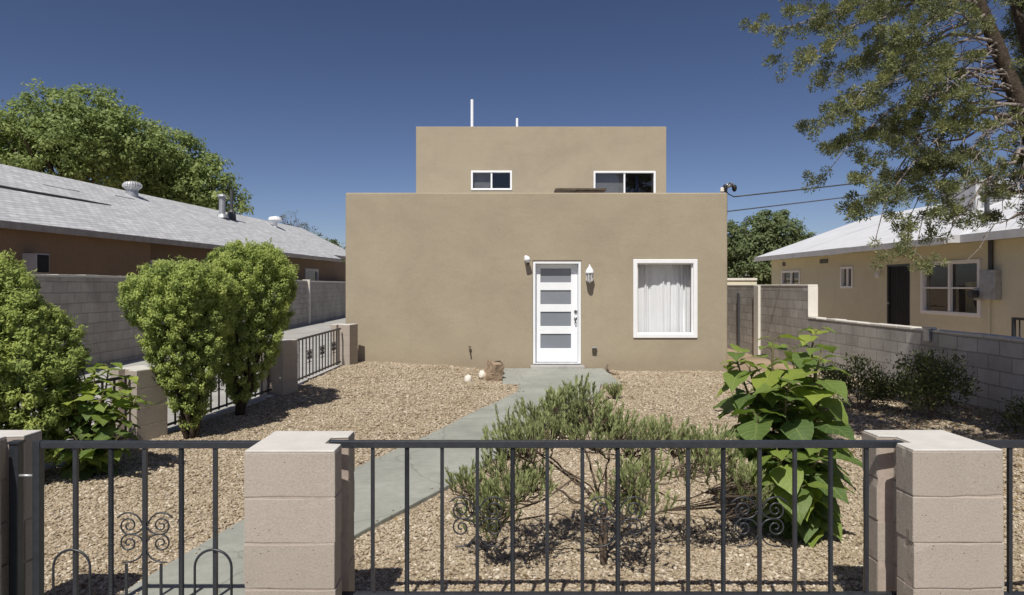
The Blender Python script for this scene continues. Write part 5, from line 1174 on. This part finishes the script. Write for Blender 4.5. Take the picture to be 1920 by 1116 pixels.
# ------------------------------------------------------------------ background trees
def tree(name, label, base, blobs, leaf, nclump, nleaf, mat, grp, csize=0.7, trunk_r=0.3, spread=1.0, limbs=14):
    t = thing(name, label, 'tree', base, 0, grp); b0 = Vector(base); tr = MB(); P, D, Ls, Rn, NN = [], [], [], [], []
    cz = min(c[2] - rv for c, rh, rv in blobs); f0 = Vector((blobs[0][0][0] * .4, blobs[0][0][1] * .4, max(cz * 1.0, 1.2)))
    tr.tube(curve_pts(b0 - Vector((0, 0, .2)), b0 + f0, 5, 0, .02), [trunk_r * (1 - .07 * i) for i in range(6)], 10)
    W = np.array([rh * rh * rv for c, rh, rv in blobs]); W /= W.sum()
    for i, (c, rh, rv) in enumerate(blobs):
        for k in range(max(3, int(limbs * W[i]) + 2)):
            d = unit(1)[0]; d[2] = abs(d[2]); e = b0 + Vector(c) + Vector(d * np.array([rh, rh, rv]) * random.uniform(.5, .92)); pts = curve_pts(b0 + f0, e, 6, .05, .04)
            tr.tube(pts, [trunk_r * .42 * (1 - i2 / 6.3) for i2 in range(7)], 6, False)
        for k in range(int(nclump * W[i])):
            d = unit(1)[0]; rad = random.random() ** 0.42; wob = 1 + .22 * mnoise.noise(Vector(d * 2.3) + Vector((i * 7.1, 0, 0)))
            cc = np.array(b0) + np.array(c) + d * np.array([rh, rh, rv]) * rad * wob
            cs = csize * random.uniform(.55, 1.25); q = unit(nleaf) * (rng.random((nleaf, 1)) ** .45) * np.array([cs, cs, cs * .65])
            P.append(cc + q); D.append(d * .5 + rng.normal(size=(nleaf, 3)) + np.array([0, 0, -.25])); NN.append(q / cs + d * .4 + np.array([0, 0, .5]) + rng.normal(size=(nleaf, 3)) * .45); Ls.append(rng.uniform(*leaf, nleaf)); tone = random.random() * .45
            Rn.append(np.clip(tone + .55 * rng.random(nleaf), 0, 1))
    tr.build('trunk', MAT['bark'], t, smooth=True, recalc=False); L_ = np.concatenate(Ls)
    D_ = np.concatenate(D); N_ = np.concatenate(NN)
    leaves_np('crown', mat, np.concatenate(P), np.cross(np.cross(N_, D_), N_), L_, L_ * .5, t, np.concatenate(Rn), .1, None) if False else leaves_flat('crown', mat, np.concatenate(P), D_, N_, L_, L_ * .5, t, np.concatenate(Rn))
def W_(px, py, Y, base): v = at(px, py, Y) - Vector(base); return (v.x, 0, v.z)
BG = 'leafy trees behind the neighbouring houses'
b1 = (-28, 42, 0)
tree('leafy_tree', 'big bright green tree behind the brown house, at the far left', b1, [(W_(130, 270, 42, b1), 4.6, 3.1), (W_(45, 300, 42, b1), 3.4, 2.7), (W_(225, 275, 42, b1), 2.9, 2.6), (W_(175, 225, 42, b1), 2.5, 1.9), (W_(60, 240, 42, b1), 2.0, 1.7)], (.16, .34), 620, 70, MAT['broad'], BG, .75, .4)
b2 = (-22.5, 46, 0)
tree('leafy_tree', 'green tree behind the flue pipes of the brown house', b2, [(W_(310, 310, 46, b2), 3.3, 2.6), (W_(375, 350, 46, b2), 2.7, 2.3), (W_(420, 380, 46, b2), 1.7, 1.7), (W_(300, 370, 46, b2), 3.2, 2.2)], (.16, .34), 430, 70, MAT['broad'], BG, .7, .35)
b3 = (17.5, 40, 0)
tree('leafy_tree', 'dusty green tree between the tan house and the yellow house', b3, [(W_(1440, 455, 40, b3), 2.0, 1.75), (W_(1390, 470, 40, b3), 1.9, 1.8), (W_(1500, 462, 40, b3), 1.3, 1.3), (W_(1420, 500, 40, b3), 2.3, 1.5), (W_(1460, 415, 40, b3), 1.1, .7)], (.13, .26), 520, 60, MAT['broad2'], BG, .5, .25)
b4 = (-13.6, 56, 0)
tree('leafy_tree', 'small far tree beside the roof end of the brown house', b4, [(W_(605, 462, 56, b4), 1.6, 1.1), (W_(630, 478, 56, b4), 1.5, 1.0), (W_(570, 470, 56, b4), 1.3, .9)], (.14, .28), 130, 42, MAT['broad2'], BG, .5, .2)
b5 = (-17.2, 54, 0)
tree('bare_tree', 'thin half bare grey tree seen over the brown house roof', b5, [(W_(545, 425, 54, b5), 1.5, 1.3), (W_(560, 440, 54, b5), 1.6, 1.2)], (.08, .16), 55, 30, MAT['greyleaf'], None, .5, .13, limbs=44)
b6 = (34, 60, 0)
tree('leafy_tree', 'distant tree hidden behind the yellow house roof', b6, [((0, 0, 5), 3.5, 2.5)], (.2, .4), 160, 50, MAT['broad2'], BG, .8, .3)

# ================================================================== LIGHT, SKY, CAMERA
EL, AZ = 55.0, 193.0                       # sun elevation; azimuth clockwise from +Y (behind the camera, slightly left)
s = Vector((math.sin(R(AZ)) * math.cos(R(EL)), math.cos(R(AZ)) * math.cos(R(EL)), math.sin(R(EL))))
sl = bpy.data.lights.new('sun', 'SUN'); sl.energy = 4.6; sl.angle = R(0.5); sl.color = (1.0, 0.955, 0.88)
so = bpy.data.objects.new('sun', sl); COL.objects.link(so); so.rotation_euler = (-s).to_track_quat('-Z', 'Y').to_euler(); so.location = (0, -10, 20)
wd = bpy.data.worlds.new('World'); SC.world = wd; wd.use_nodes = True; nt = wd.node_tree
bg = nt.nodes['Background']; sk = nt.nodes.new('ShaderNodeTexSky'); sk.sky_type = 'NISHITA'; sk.sun_disc = False
sk.sun_elevation = R(EL); sk.sun_rotation = R(AZ); sk.altitude = 1600; sk.air_density = 0.8; sk.dust_density = 2.5; sk.ozone_density = 3.0
gm = nt.nodes.new('ShaderNodeGamma'); gm.inputs[1].default_value = 1.3; nt.links.new(sk.outputs[0], gm.inputs[0])
nt.links.new(n_mix(nt, 1.0, gm.outputs[0], (0.80, 0.645, 0.59), 'MULTIPLY'), bg.inputs[0]); bg.inputs[1].default_value = 0.075

cd = bpy.data.cameras.new('camera'); cam = bpy.data.objects.new('camera', cd); COL.objects.link(cam); SC.camera = cam
cam.location = (0, 0, CH); cam.rotation_euler = (R(90), 0, 0); cd.sensor_width = 36; cd.lens = K / 1920 * 36
cd.shift_x = (960 - CX) / 1920; cd.shift_y = -(558 - CY) / 1920; cd.clip_end = 1000; cd.clip_start = 0.05
SC.render.resolution_x = 1024; SC.render.resolution_y = 595
vs = SC.view_settings; vs.view_transform = 'Standard'; vs.look = 'None'; vs.gamma = 1; vs.exposure = 0.05; vs.use_curve_mapping = False
